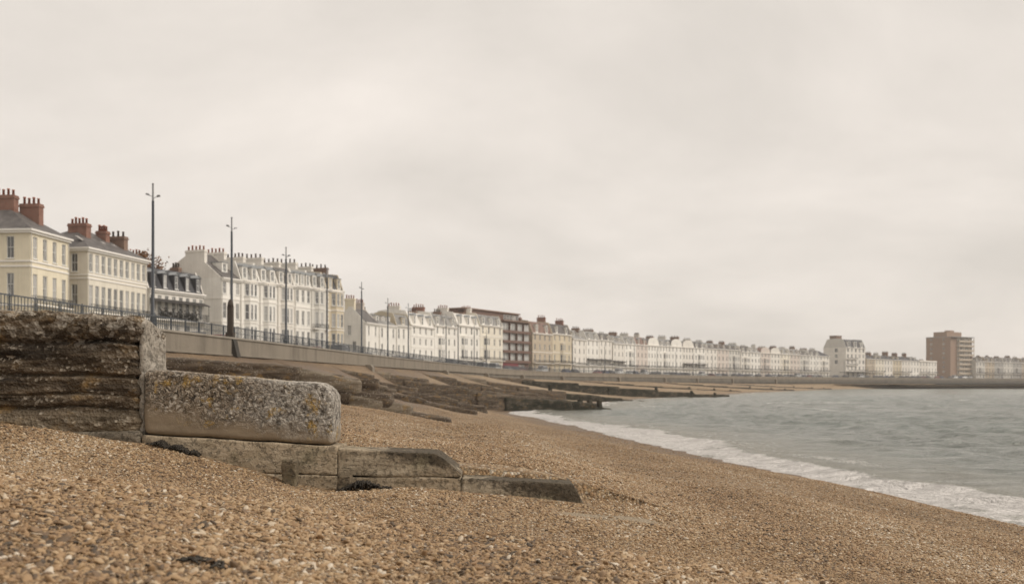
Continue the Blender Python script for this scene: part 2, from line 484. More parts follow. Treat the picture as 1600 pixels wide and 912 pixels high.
# ------------------------------------------------------------------ loose pebbles lying on the sheet in the foreground
def pebble_mat():
    t = NT('pebble_stone')
    a = t.attr('tint')
    c = t.ramp(a, PEB)
    n = t.noise(55, 3, .6)
    c = t.mix(t.math('MULTIPLY', n, .5), c, t.mix(.5, c, (.20, .15, .10)))
    t.color(c); t.rough(.62); t.p.inputs['Specular IOR Level'].default_value = .35
    return t.m
M['pebble'] = pebble_mat()
def ico(sub):
    bm = bmesh.new(); bmesh.ops.create_icosphere(bm, subdivisions=sub, radius=1.0)
    v = np.array([tuple(q.co) for q in bm.verts]); f = np.array([[q.index for q in g.verts] for g in bm.faces])
    bm.free(); return v, f
def in_groyne(x, y):
    return ((y > 11.62) & (y < 12.75) & (x < .95))
def scatter(n, d0, d1, smin, smax, sub, clump=0.0):
    d = np.sqrt(rng.uniform(d0 ** 2, d1 ** 2, n)); u = rng.uniform(-.60, .60, n)
    x, y = u * d, d
    s = rng.uniform(0, 1, n) ** 1.8 * (smax - smin) + smin
    keep = (~in_groyne(x, y)) & (x < SX(y) - .8) & (sand_mask(x, y) < rng.uniform(.3, .8, n))
    # fewer stones where the drift is fine
    fine = vnoise(x * .5 + 7, y * .28, 0, 31)
    keep &= (rng.uniform(0, 1, n) < .78 + .35 * fine)
    x, y, s = x[keep], y[keep], s[keep]; n = len(x)
    z = beach_z(x, y)
    v, f = ico(sub)
    nv = len(v); v = v[None]
    # irregular: each stone scaled on three axes and lumped a little
    ax = np.stack([rng.uniform(.8, 1.6, n), rng.uniform(.5, 1.0, n), rng.uniform(.25, .55, n)], -1)
    lump = 1 + .24 * np.sin(v @ np.array([2.1, 1.3, -1.7]) * 1.5 + rng.uniform(0, 6.28, n)[:, None])
    P = v * lump[..., None] * ax[:, None, :] * (s / 2)[:, None, None]
    # random tilt then yaw
    a, b, c = rng.normal(0, .4, n), rng.normal(0, .4, n), rng.uniform(0, 6.283, n)
    ca, sa, cb, sb, cc, sc_ = [q(w)[:, None] for w in (a, b, c) for q in (np.cos, np.sin)]
    X, Y, Z = P[..., 0], P[..., 1], P[..., 2]
    Y, Z = Y * ca - Z * sa, Y * sa + Z * ca
    X, Z = X * cb + Z * sb, -X * sb + Z * cb
    X, Y = X * cc - Y * sc_, X * sc_ + Y * cc
    lift = rng.uniform(-.1, .22, n) * s
    V = np.stack([X + x[:, None], Y + y[:, None], Z + (z + lift)[:, None]], -1).reshape(-1, 3)
    Fc = (f[None] + (np.arange(n) * nv)[:, None, None]).reshape(-1, 3)
    tint = np.clip(rng.beta(2.2, 2.2, n) + .13 * vnoise(x * .9, y * .5, 0, 77) + .10 * np.sin(6.283 * ((SX(y) - x) / 3.1 + .5 * vnoise(x * .15, y * .12, 0, 78))), 0, 1)
    odd = rng.uniform(0, 1, n)
    tint = np.where(odd < .045, rng.uniform(0, .1, n), np.where(odd > .96, rng.uniform(.88, 1, n), tint))
    return V, Fc, np.repeat(tint, nv)
def build_pebbles():
    parts = [scatter(26000, 4.3, 8.6, .024, .064, 2), scatter(170000, 4.3, 9.2, .010, .031, 1), scatter(240000, 9.2, 17, .012, .044, 1), scatter(230000, 17, 36, .016, .045, 1), scatter(120000, 36, 64, .028, .065, 1)]
    V, Fc, T, b = [], [], [], 0
    for v, f, t in parts:
        V.append(v); Fc.append(f + b); T.append(t); b += len(v)
    o = np_mesh('pebbles', np.concatenate(V), np.concatenate(Fc), M['pebble'], attrs={'tint': np.concatenate(T)})
    tag(o, 'loose brown and tan pebbles strewn over the foreground beach', 'pebbles', kind='stuff')
build_pebbles()

# ------------------------------------------------------------------ sea
def sea_mat():
    t = NT('sea_water')
    f = t.attr('foam')
    v = t.obj()
    n1 = t.noise(1.6, 6, .7, t.mapping((1.0, .6, 1), v), .6)
    n2 = t.noise(6.0, 4, .7, v, .4)
    nn = t.math('ADD', t.math('MULTIPLY', n1, .65), t.math('MULTIPLY', n2, .35))
    raw = t.math('ADD', f, t.math('MULTIPLY', t.math('SUBTRACT', nn, .5), 1.5))
    fm = t.ramp(raw, [(.42, 0), (.62, 1)])
    # slow patches of greener and greyer water
    pt = t.noise(.035, 4, .6, t.mapping((1, .5, 1)))
    sh = t.attr('shallow')
    wat = t.mix(t.ramp(pt, [(.4, 0), (.62, 1)]), (.245, .275, .245), (.32, .33, .30))
    fl = t.ramp(t.noise(.9, 6, .72, t.mapping((.45, 1.5, 1)), .5), [(.47, 0), (.66, 1)])  # leftover froth plus wave-crest lightness painted into the water colour
    dk = t.ramp(t.noise(1.7, 5, .7, t.mapping((.5, 1.6, 1)), .4), [(.38, 1), (.55, 0)])  # shaded wave troughs painted into the water colour
    wat = t.mix(t.math('MULTIPLY', dk, .45), wat, (.10, .125, .105))
    wat = t.mix(t.math('MULTIPLY', fl, .6), wat, (.50, .50, .46))
    wat = t.mix(sh, wat, (.33, .315, .26))
    t.color(t.mix(fm, wat, (.80, .765, .73)))
    t.rough(t.math('ADD', t.math('MULTIPLY', fm, .6), .16))
    t.p.inputs['IOR'].default_value = 1.33
    t.p.inputs['Specular IOR Level'].default_value = .42
    b1 = t.noise(.75, 6, .68, t.mapping((.75, 1.25, 1)), .5)
    b2 = t.noise(2.8, 5, .65, t.mapping((.7, 1.2, 1)), .4)
    h = t.math('ADD', b1, t.math('MULTIPLY', b2, .34))
    nb = t.bump(h, 1.5, 1.0)
    t.bump(raw, .05, .5, nb)
    return t.m
M['sea'] = sea_mat()
def build_sea():
    ys = np.concatenate([np.arange(-80, -4, 4), np.arange(-4, 90, .3), np.arange(90, 260, 1.0), np.arange(260, 900, 5), np.geomspace(900, 6000, 30)])
    os_ = np.concatenate([np.arange(-5, 28, .25), np.arange(28, 130, 1.2), np.geomspace(130, 6000, 50)])
    Yg, O = np.meshgrid(ys, os_, indexing='ij')
    X = SX(np.minimum(Yg, 900)) + O
    wig = vnoise(Yg * .13, 0 * Yg, 0, 51) + .5 * vnoise(Yg * .45, 0 * Yg, 0, 52)
    o = O + .9 * wig
    amp = np.clip((o - 2) / 12, 0, 1) * np.clip(1.4 - Yg / 400, .25, 1)
    ph = 2 * np.pi * (O + .25 * Yg + 5 * vnoise(X * .03, Yg * .02, 0, 61)) / 8.5
    sw = np.sin(ph) + .35 * np.sin(2 * ph + 1)
    Z = amp * (.085 * sw * (1 + vnoise(X * .05, Yg * .04, 0, 62)) + .17 * fbm(X * .45, Yg * .5, 0, 4, 63))
    wb = 2.1 + .8 * vnoise(Yg * .11, 0 * Yg, 0, 71) + .5 * vnoise(Yg * .5, 0 * Yg, 0, 72) + np.clip((25 - Yg) * .03, 0, .5)
    Z = Z + .16 * np.exp(-((o - wb) / .75) ** 2) + .05 * np.clip(1 - np.abs(o - wb * .5) / wb, 0, 1) * vnoise(X * 2.2, Yg * 1.6, 0, 73)
    Z = Z + .03
    foam = (.72 + .16 * vnoise(X * .7, Yg * .35, 0, 80)) * np.clip((wb + .4 - o) / .8, 0, 1)
    foam = np.where(o < .25 * wb, foam * .9 + .06 * vnoise(X * .8, Yg * .5, 0, 81), foam)
    b2 = wb + 1.8 + 1.4 * vnoise(Yg * .08, 0 * Yg, 0, 82)
    foam = np.maximum(foam, (.30 + .34 * vnoise(X * .22, Yg * .12, 0, 83)) * np.exp(-((o - b2) / 1.1) ** 2))
    streak = fbm(X * .16, Yg * .05, 0, 4, 84)
    foam = np.maximum(foam, np.clip(.18 + .52 * streak, 0, .42) * np.clip(1 - (o - wb) / 14, 0, 1))
    cap = fbm(X * .11, Yg * .045, 0, 4, 85)
    foam = np.maximum(foam, np.clip((cap - .45) * 1.1, 0, .47) * (o > 8))
    foam = foam * np.clip(1.25 - Yg / 600, .1, 1)
    sh = np.clip(1 - (o - wb) / 9, 0, 1) * .85
    V = np.stack([X, Yg, Z], -1).reshape(-1, 3)
    obj_ = np_mesh('sea', V, grid_faces(len(ys), len(os_))[:, ::-1], M['sea'], attrs={'foam': foam.ravel(), 'shallow': sh.ravel()})
    tag(obj_, kind='structure', label='choppy grey green sea with white foam breaking on the shingle')
build_sea()

# ------------------------------------------------------------------ land behind the wall: ground, promenade, road
def strip(name, off0, off1, z, mat, y0=-60, y1=880, step=6):
    pts = wall_path(y0, y1, step)
    a = [(p[0] - n[0] * off0, p[1] - n[1] * off0, z) for p, n in pts]
    b = [(p[0] - n[0] * off1, p[1] - n[1] * off1, z) for p, n in pts]
    mb = MB()
    mb.v = a + b; k = len(a)
    mb.f = [(i, i + 1, k + i + 1, k + i) for i in range(k - 1)]; mb.m = [0] * len(mb.f)
    o = mb.build(name, mat); tag(o, kind='structure'); return o
def wall_path(y0, y1, step):
    """points on the wall line with the unit normal pointing out to sea"""
    out, y = [], y0
    while y <= y1:
        x = float(WX(y)); d = (float(WX(y + .5)) - float(WX(y - .5)))
        t = Vector((d, 1.0)).normalized()
        out.append(((x, y), (t.y, -t.x)))
        y += step * max(.35, t.y)
    return out
M['paving'] = plain('paving', (.30, .285, .26), .85, .2, .2, 1.5)
M['asphalt'] = plain('asphalt', (.055, .055, .055), .85, .25, .25, 2.5)
M['kerb'] = plain('kerb_stone', (.33, .32, .30), .8, .2, .15)
M['earth'] = plain('earth', (.13, .12, .09), .95, .1, .3, .3)
M['lane'] = plain('road_marking', (.70, .69, .66), .7, .3, .1)
strip('ground', .5, 900, PROM - .12, M['earth'], -60, 880, 12)
strip('promenade', .5, 9.0, PROM - .02, M['paving'])
strip('road', 9.2, 19.0, PROM - .11, M['asphalt'])
strip('pavement', 19.2, 30.0, PROM, M['paving'])
def kerb_strip(name, off):
    pts = wall_path(-60, 880, 6); mb = MB(); n = len(pts)
    for k, (o, z) in enumerate(((off, PROM - .11), (off, PROM + .005), (off + .2, PROM + .005), (off + .2, PROM - .11))):
        mb.v += [(p[0] - q[0] * o, p[1] - q[1] * o, z) for p, q in pts]
    for k in range(3):
        mb.f += [(k*n + i, k*n + i + 1, (k+1)*n + i + 1, (k+1)*n + i) for i in range(n - 1)]
    mb.m = [0] * len(mb.f)
    tag(mb.build(name, M['kerb']), kind='structure')
kerb_strip('kerb', 9.0); kerb_strip('kerb', 19.0)
strip('road_marking', 14.0, 14.12, PROM - .106, M['lane'])

# ------------------------------------------------------------------ sea wall
def seawall_mat(name, tone, dark):
    t = NT(name)
    st = t.noise(1.0, 5, .65, t.mapping((1.1, 1.1, .12)))
    pa = t.noise(.5, 5, .6)
    c = t.mix(pa, tuple(v * .8 for v in tone), tuple(min(1, v * 1.15) for v in tone))
    c = t.mix(t.math('MULTIPLY', t.ramp(st, [(.45, 0), (.72, 1)]), .6), c, tuple(v * .45 for v in tone))
    if dark:   # weed and damp on the lower courses
        z = t.math('ADD', t.z(), t.math('MULTIPLY', t.math('SUBTRACT', t.noise(.25, 4, .6), .5), 2.2))
        c = t.mix(t.ramp(t.math('DIVIDE', z, 6.0), [(.50, 1), (.86, 0)]), c, (.045, .041, .034))
    t.color(c); t.rough(.9); t.p.inputs['Specular IOR Level'].default_value = .2
    t.bump(t.math('ADD', t.noise(5, 5, .65), st), .03, .7)
    return t.m
M['parapet'] = seawall_mat('parapet_concrete', (.235, .205, .165), False)
M['coping'] = seawall_mat('coping_concrete', (.30, .27, .225), False)
M['wall_low'] = seawall_mat('sea_wall_concrete', (.185, .165, .135), True)
M['stain'] = seawall_mat('stained_concrete', (.06, .055, .048), False)
sea_wall = thing('sea_wall', 'long curved concrete sea wall with projecting parapet below the promenade railing', 'wall', (float(WX(60)), 60, 0))
def wall_part(name, prof, mat, parent):
    pts = wall_path(-60, 940, 3); mb = MB(); n = len(pts); k = len(prof)
    l = parent.location
    for p, q in pts:
        mb.v += [(p[0] + q[0] * o - l.x, p[1] + q[1] * o - l.y, z) for o, z in prof]
    for i in range(n - 1):
        for j in range(k - 1):
            mb.f.append((i*k + j, i*k + j + 1, (i+1)*k + j + 1, (i+1)*k + j))
    mb.m = [0] * len(mb.f)
    return mb.build(name, mat, parent)
wall_part('parapet', [(-.42, 6.0), (-.42, 6.1), (-.04, 6.1), (-.05, 5.1), (.03, 5.08), (.03, 4.98), (-.45, 4.97)], M['parapet'], sea_wall)
wall_part('coping', [(-.5, 6.1), (-.5, 6.22), (.04, 6.22), (.04, 6.1), (-.5, 6.098)], M['coping'], sea_wall)
wall_part('lower_wall', [(-.22, 4.98), (.25, 3.2), (.55, 1.2), (.9, 1.1), (.95, -1.5)], M['wall_low'], sea_wall)
def buttress(y, w, prj, z0, z1, mat):
    x = float(WX(y)); d = float(WX(y + .5)) - float(WX(y - .5)); a = math.atan2(1.0, d)
    mb = MB(); mb.sweep([(.4, z0), (-prj - .25, z0), (-prj, z1 - .25), (-prj + .2, z1), (.4, z1)], 'x', -w/2, w/2)
    o = mb.build('buttress', mat, sea_wall)
    o.location = Vector((x, y, 0)) - sea_wall.location; o.rotation_euler = (0, 0, a)
    return o
bt = buttress(66.0, .62, .10, 4.9, 6.22, M['stain']); bt['label'] = 'dark stained buttress beneath a lamp post'
for y in (103.0, 147, 189, 232, 273, 316, 356, 396, 436, 474):
    buttress(y, 1.0, .75, -.5, 5.07, M['parapet'])
# weep-stain expansion joints are part of the parapet's concrete

# ------------------------------------------------------------------ groynes
def rslab(name, x0, x1, zt, zb, y0, y1, r, res, mat, parent, dfn=None, origin=(0, 0, 0), endcut=None, post=None):
    """rounded slab: zt and zb are the top and bottom heights at (x0, x1); dfn(x, y, z, n) -> offset along the normal"""
    L, Wd, H = x1 - x0, y1 - y0, max(zt[0] - zb[0], zt[1] - zb[1])
    nx, ny, nz = [max(3, int(round(q / res)) + 1) for q in (L, Wd, H)]
    vid, V, Fq = {}, [], []
    idx = -np.ones((nx + 1, ny + 1, nz + 1), int)
    def face(ia, ib, ic):
        pass
    I, J, K = np.meshgrid(np.arange(nx + 1), np.arange(ny + 1), np.arange(nz + 1), indexing='ij')
    sur = (I == 0) | (I == nx) | (J == 0) | (J == ny) | (K == 0) | (K == nz)
    idx[sur] = np.arange(sur.sum())
    P = np.stack([I[sur] / nx * L, J[sur] / ny * Wd, K[sur] / nz * H], -1).astype(float)
    def q(a, flip):
        f = np.stack([a[:-1, :-1], a[1:, :-1], a[1:, 1:], a[:-1, 1:]], -1).reshape(-1, 4)
        return f[:, ::-1] if flip else f
    Fq = np.concatenate([q(idx[:, :, 0], True), q(idx[:, :, nz], False), q(idx[:, 0, :], False), q(idx[:, ny, :], True), q(idx[0], True), q(idx[nx], False)])
    rr = np.array([min(r, L * .45), min(r, Wd * .45), min(r, H * .45)]).min()
    C = np.stack([np.clip(P[:, i], rr, (L, Wd, H)[i] - rr) for i in range(3)], -1)
    D = P - C; ln = np.linalg.norm(D, axis=1, keepdims=True); N = D / np.maximum(ln, 1e-6)
    # points on flat faces have |D| = rr already
    P = C + N * rr
    u = P[:, 0] / L; v = P[:, 2] / H
    X = x0 + P[:, 0]; Yv = y0 + P[:, 1]
    top = zt[0] + (zt[1] - zt[0]) * u; bot = zb[0] + (zb[1] - zb[0]) * u
    if endcut is not None:    # worn-away upper corner of the seaward end
        e = np.clip((u - (1 - endcut[0])) / endcut[0], 0, 1)
        top = top - endcut[1] * e ** 1.3 * (top - bot)
    Z = bot + (top - bot) * v
    if dfn is not None:
        d = dfn(X, Yv, Z, N)
        if post is not None: Z = post(X, Yv, Z)
        X = X + N[:, 0] * d; Yv = Yv + N[:, 1] * d; Z = Z + N[:, 2] * d
    return np_mesh(name, np.stack([X, Yv, Z], -1) - np.array(origin), Fq, mat, parent)

def strata_mat(name, c_dark, c_mid, c_light, zs, weed=0.0, worn=False):
    """eroded layered concrete: bands follow the bedding, shells and flints show through"""
    t = NT(name)
    vz = t.mapping((.55, .8, zs))
    n1 = t.noise(1.0, 6, .68, vz, .4)
    n2 = t.noise(2.4, 5, .65, t.mapping((.9, 1, zs * .8)))
    c = t.ramp(n1, [(.36, c_dark), (.52, c_mid), (.70, c_light)])
    v = t.voro(30, out=1); g = t.n.new('ShaderNodeSeparateColor'); t.l(v, g.inputs[0])
    sp = t.math('MULTIPLY', t.ramp(g.outputs[0], [(.78, 0), (.86, 1)]), t.ramp(n2, [(.45, 0), (.60, 1)]))
    c = t.mix(t.math('MULTIPLY', sp, .75), c, (.42, .37, .30))
    if worn:      # the lowest beds are scoured paler by the shingle, the top bed is full of pale shell
        zz = t.math('ADD', t.z(), t.math('MULTIPLY', t.math('SUBTRACT', t.noise(1.1, 4, .6), .5), .7))
        c = t.mix(t.math('MULTIPLY', t.ramp(zz, [(.62, 1), (1.05, 0)]), .6), c, t.mix(n1, (.14, .105, .065), (.36, .295, .21)))
        v3 = t.voro(15, out=1); g3 = t.n.new('ShaderNodeSeparateColor'); t.l(v3, g3.inputs[0])
        tp = t.math('MULTIPLY', t.ramp(t.math('DIVIDE', zz, 2.4), [(.66, 0), (.78, 1)]), t.ramp(g3.outputs[0], [(.45, 0), (.75, 1)]))
        c = t.mix(t.math('MULTIPLY', tp, .6), c, t.mix(g3.outputs[1], (.20, .165, .125), (.46, .42, .36)))
    o = t.math('MULTIPLY', t.ramp(t.noise(2.2, 4, .6, t.mapping((1, 1, 1.6))), [(.56, 0), (.70, 1)]), .55)
    c = t.mix(o, c, (.30, .18, .06))
    if weed: c = t.mix(t.math('MULTIPLY', t.ramp(t.noise(.8, 5, .65, t.mapping((1, 1, 1.5))), [(.36, 0), (.55, 1)]), weed), c, (.016, .017, .011))
    t.color(c); t.rough(.88); t.p.inputs['Specular IOR Level'].default_value = .25
    t.bump(t.math('ADD', t.math('MULTIPLY', n1, 1.4), t.math('MULTIPLY', t.voro(30), .5)), .05, .9)
    return t.m
M['strata'] = strata_mat('layered_weathered_concrete', (.022, .016, .011), (.082, .060, .039), (.27, .21, .145), 5.5, 0, True)
M['groyne'] = strata_mat('groyne_concrete', (.034, .025, .018), (.085, .064, .046), (.17, .132, .095), 5.0)
M['groyne_top'] = strata_mat('groyne_crest_concrete', (.085, .068, .049), (.16, .13, .095), (.26, .218, .16), 4.0)
M['weedy'] = strata_mat('weed_covered_concrete', (.03, .026, .018), (.06, .05, .036), (.12, .098, .072), 3.0, .85)

def shell_mat():
    """exposed shell and flint aggregate with orange lichen; the lower quarter is worn smooth and sandy"""
    t = NT('shell_concrete', True)
    x, z = t.x(), t.z()
    wv = t.n.new('ShaderNodeVectorMath'); wv.operation = 'ADD'
    nzv = t.n.new('ShaderNodeTexNoise'); nzv.inputs['Scale'].default_value = 9; t.l(t.obj(), nzv.inputs['Vector'])
    sc = t.n.new('ShaderNodeVectorMath'); sc.operation = 'SCALE'; sc.inputs['Scale'].default_value = .16; t.l(nzv.outputs[1], sc.inputs[0])
    t.l(t.obj(), wv.inputs[0]); t.l(sc.outputs[0], wv.inputs[1])
    vec = wv.outputs[0]
    d1 = t.voro(24, vec); c1 = t.voro(24, vec, out=1); d2 = t.voro(58, vec); c2 = t.voro(58, vec, out=1)
    def ch(c, k=0):
        g = t.n.new('ShaderNodeSeparateColor'); t.l(c, g.inputs[0]); return g.outputs[k]
    # local height above the bed joint: B's local z runs 0 .. 0.8, sloping down to the right
    hz = t.math('ADD', z, t.math('MULTIPLY', x, .17))
    hn = t.math('ADD', hz, t.math('MULTIPLY', t.math('SUBTRACT', t.noise(2.1, 7, .72), .5), .85))
    rough_zone = t.ramp(hn, [(.24, 0), (.46, 1)])
    right = t.ramp(t.math('ADD', t.math('DIVIDE', x, 2.35), t.math('MULTIPLY', t.math('SUBTRACT', t.noise(2.2, 3), .5), .5)), [(.38, 0), (.72, 1)])
    shell = t.ramp(ch(c1), [(0, (.035, .028, .022)), (.22, (.10, .078, .055)), (.45, (.18, .14, .10)), (.7, (.29, .24, .185)), (1, (.52, .48, .42))])
    shell2 = t.ramp(ch(c2), [(0, (.03, .025, .02)), (.3, (.11, .085, .06)), (.6, (.21, .165, .12)), (1, (.44, .39, .32))])
    col = t.mix(t.ramp(t.noise(5, 4, .6), [(.42, 0), (.58, 1)]), shell, shell2)
    pale = t.mix(ch(c1, 1), (.24, .22, .19), (.50, .47, .42))
    pits = t.ramp(t.noise(11, 4, .7), [(.40, 1), (.50, 0)])
    pale = t.mix(t.math('MULTIPLY', pits, .9), pale, (.055, .047, .04))
    col = t.mix(t.math('MULTIPLY', right, .72), col, pale)
    lich = t.ramp(t.noise(4.2, 5, .62), [(.565, 0), (.62, 1)])
    lf = t.math('MULTIPLY', lich, t.ramp(ch(c2, 1), [(.3, .25), (.6, .85)]))
    col = t.mix(lf, col, t.mix(t.noise(20, 2), (.30, .17, .035), (.36, .25, .075)))
    gap = t.ramp(d1, [(.40, 1.1), (.75, .62)])
    col = t.mix(1.0, col, gap, 'MULTIPLY')
    sandy = t.mix(t.noise(3, 5, .65, t.mapping((1, 1, 4))), (.15, .112, .074), (.30, .235, .16))
    col = t.mix(rough_zone, sandy, col)
    t.color(col); t.rough(.85); t.p.inputs['Specular IOR Level'].default_value = .3
    h = t.math('ADD', t.math('MULTIPLY', t.ramp(d1, [(0, 1), (.65, 0)]), .6), t.math('MULTIPLY', t.ramp(d2, [(0, 1), (.65, 0)]), .3))
    h = t.math('SUBTRACT', h, t.math('MULTIPLY', pits, .35))
    h = t.math('MULTIPLY', h, t.math('ADD', t.math('MULTIPLY', rough_zone, .9), .1))
    t.displace(h, .015, .4)
    return t.m
M['shells'] = shell_mat()
def course_mat(name, a, b, stain=0.0):
    t = NT(name)
    n = t.noise(2.2, 6, .65, t.mapping((1, 1, 3))); n2 = t.noise(26, 3, .6)
    c = t.mix(t.ramp(n, [(.36, 0), (.66, 1)]), a, b)
    c = t.mix(t.ramp(n2, [(.60, 0), (.74, .35)]), c, tuple(v * .5 for v in a))
    c = t.mix(t.math('MULTIPLY', t.ramp(t.noise(1.6, 4, .6), [(.58, 0), (.72, 1)]), .45), c, (.12, .115, .06))
    if stain:
        g = t.n.new('ShaderNodeSeparateXYZ'); t.l(t.obj(), g.inputs[0])
        # damp dark algae over the upper seaward part, its lower edge running down to the right
        s = t.math('ADD', t.math('ADD', t.math('MULTIPLY', g.outputs[0], .27), t.math('MULTIPLY', g.outputs[2], .95)), t.math('MULTIPLY', t.math('SUBTRACT', t.noise(5.5, 7, .75), .5), .75))
        c = t.mix(t.math('MULTIPLY', t.ramp(s, [(stain, 0), (stain + .11, 1)]), .85), c, t.mix(t.noise(14, 3), (.022, .018, .013), (.085, .066, .045)))
    t.color(c); t.rough(.88); t.p.inputs['Specular IOR Level'].default_value = .25
    pit = t.ramp(t.noise(17, 6, .75), [(.36, 0), (.46, 1)])
    t.bump(t.math('ADD', t.math('ADD', n, t.math('MULTIPLY', n2, .6)), t.math('MULTIPLY', pit, .5)), .035, 1.0)
    return t.m
M['course'] = course_mat('footing_concrete', (.29, .23, .155), (.44, .36, .26))
M['course_s'] = course_mat('algae_stained_concrete', (.28, .225, .155), (.42, .35, .255), .34)
M['course_e'] = course_mat('algae_stained_end_concrete', (.28, .23, .16), (.42, .355, .265), .40)
M['endcap'] = course_mat('pale_cement_render', (.25, .22, .18), (.40, .36, .305))
M['stump'] = course_mat('weathered_post_timber', (.13, .10, .065), (.20, .16, .11))
M['footing_d'] = course_mat('grey_footing_concrete', (.10, .082, .060), (.21, .178, .135))

# --- the near groyne, front face at y = 11.8
G0 = thing('concrete_groyne', 'nearest stepped concrete groyne of dark layered wall and shell-encrusted block on the pebbles', 'groyne', (-4.4, 11.8, 2.0))
O0 = tuple(G0.location)
def d_strata(x, y, z, n):
    b = z + .022 * (x + 6) + .02 * vnoise(x * 1.2, 0 * x, 0, 5)
    d = .022 * fbm(x * 1.6, y * .9, b * 6.5, 4, 21) + .034 * fbm(x * 6, y * 6, z * 10, 4, 22)
    for zc, dep, w in ((3.70, .13, .026), (3.31, .10, .018), (2.93, .08, .016), (3.08, .04, .014)):
        ww = w * (1 + .6 * vnoise(x * 1.7, zc * 9, 0, 23))
        d = d - dep * np.clip(.75 + .6 * vnoise(x * 1.3, zc * 7, 0, 25), .1, 1.1) * np.exp(-((b - zc - .018 * vnoise(x * 2.1, zc * 5, 0, 24)) / ww) ** 2)
    d = d + .05 * np.clip((z - 3.72) / .2, 0, 1) + .045 * np.clip((2.85 - z) / .12, 0, 1)
    return np.where(np.abs(n[:, 2]) > .8, .4 * d, d)
def d_soft(a, s, seed):
    return lambda x, y, z, n: a * fbm(x * s, y * s, z * s * 1.8, 4, seed)
rslab('layered_wall', -9.5, -4.415, (4.20, 3.98), (2.60, 2.60), 11.8, 12.58, .13, .017, M['strata'], G0, d_strata, O0, post=lambda x, y, z: z - np.clip((z - 3.2) / .7, 0, 1) * .14 * np.clip((y - 11.95) / .6, 0, 1))
rslab('end_slab', -4.445, -4.375, (3.985, 3.97), (2.45, 2.45), 11.85, 12.62, .03, .022, M['endcap'], G0, d_soft(.007, 7, 31), O0, post=lambda x, y, z: z - np.clip((z - 3.2) / .7, 0, 1) * (.16 * np.clip((y - 11.85) / .75, 0, 1) ** 1.4 + .06 * np.clip((11.95 - y) / .12, 0, 1)))
rslab('footing_course', -9.5, -4.395, (2.68, 2.625), (1.8, 1.8), 11.74, 12.6, .05, .03, M['footing_d'], G0, d_soft(.02, 3, 32), O0)
ob = rslab('shell_block', -4.37, -2.125, (3.365, 3.185), (2.592, 2.452), 11.79, 12.45, .065, .011, M['shells'], G0,
           lambda x, y, z, n: .010 * fbm(x * 2.5, y * 2.5, z * 2.5, 4, 33) - .03 * np.clip((x + 2.3) / .17, 0, 1) * np.clip((z - 2.95) / .25, 0, 1), (-4.37, 11.79, 2.58), endcut=(.07, .12))
ob.location = Vector((-4.37, 11.79, 2.58)) - G0.location
rslab('upper_course', -4.37, -2.065, (2.585, 2.448), (2.175, 2.112), 11.765, 12.5, .010, .03, M['course'], G0, d_soft(.008, 3, 34), O0)
rslab('lower_course', -4.37, -2.065, (2.168, 2.105), (1.45, 1.45), 11.75, 12.5, .010, .03, M['course'], G0, d_soft(.008, 3, 35), O0)
def stained(name, x0, x1, zt, zb, seed, cut, mat):
    org = (x0, 11.77, zb[0])
    o = rslab(name, x0, x1, zt, zb, 11.77, 12.45, .014, .020, M[mat], G0, d_soft(.010, 3.2, seed), org, endcut=cut)
    o.location = Vector(org) - G0.location
    return o
stained('upper_course', -2.062, -.60, (2.425, 2.355), (2.100, 2.088), 36, (.22, .85), 'course_s')
stained('lower_course', -2.062, -.603, (2.093, 2.080), (1.35, 1.35), 37, None, 'course')
stained('end_block', -.60, .835, (2.082, 2.005), (1.62, 1.58), 38, (.09, .5), 'course_e')
rslab('buried_course', .45, 1.95, (1.745, 1.66), (1.2, 1.2), 11.74, 12.4, .04, .04, M['course'], G0, d_soft(.025, 2.5, 39), O0, endcut=(.4, .3))
for x0, zt, y0 in ((-2.67, 2.315, 11.53), (-2.035, 2.135, 11.55)):
    rslab('post', x0, x0 + .165, (zt, zt - .015), (1.6, 1.6), y0, y0 + .16, .018, .02, M['stump'], G0, d_soft(.008, 9, int(40 + x0 * 10)), O0)

# --- the groynes further along
def groyne(i, label, sections, th, posts=()):
    """sections: (x0, x1, top0, top1, bottom, extra thickness, material) along the groyne, x measured in world X"""
    g, k = GR[i][:2]; w0 = float(WX(g)); a = math.atan(k); ca = math.cos(a)
    root = thing('concrete_groyne', label, 'groyne', (w0, g, 0), a, 'groynes running down the beach')
    for q, (x0, x1, t0, t1, b, ex, m) in enumerate(sections):
        rslab('wall_section', (x0 - w0) / ca, (x1 - w0) / ca, (t0, t1), (b, b), -th - ex, th + ex, .09, .16 if g < 60 else .28, M[m], root,
              lambda x, y, z, n, s=q + i * 20: .07 * fbm(x * .5, y, z * 2.6, 4, 100 + s) + .035 * fbm(x * 2.2, y * 2, z * 5, 3, 140 + s))
    for x, zt, b in posts:
        y = .0
        rslab('post', (x - w0) / ca - .28, (x - w0) / ca + .28, (zt, zt - .05), (b, b), -th - .2, -th + .3, .1, .12, M['weedy'], root, d_soft(.05, 2, int(x * 7)))
    return root
groyne(1, 'second groyne from the camera, its lighter stepped crest showing just above the shell-encrusted block', [
    (-21.4, -8.9, 4.66, 3.90, 3.15, .16, 'groyne'), (-20, -5.6, 3.9, 3.35, 1.2, -.05, 'groyne'),
    (-9.2, -6.3, 3.82, 3.34, 2.6, .06, 'groyne_top'), (-9.5, -5.0, 3.25, 2.72, 1.2, .10, 'groyne'),
    (-6.8, -4.2, 2.72, 2.26, 1.0, .14, 'groyne_top'), (-5.6, -2.6, 2.30, 1.72, .8, .05, 'groyne')], .34)
groyne(2, 'lowest and shortest groyne, a dark ledge just behind the lighter stepped crest', [
    (-19.8, -13.6, 4.45, 3.72, 2.6, .2, 'groyne'), (-15.5, -10.0, 3.62, 2.85, 1.2, .1, 'groyne'), (-11.6, -6.4, 2.80, 1.95, .8, .18, 'groyne')], .36)
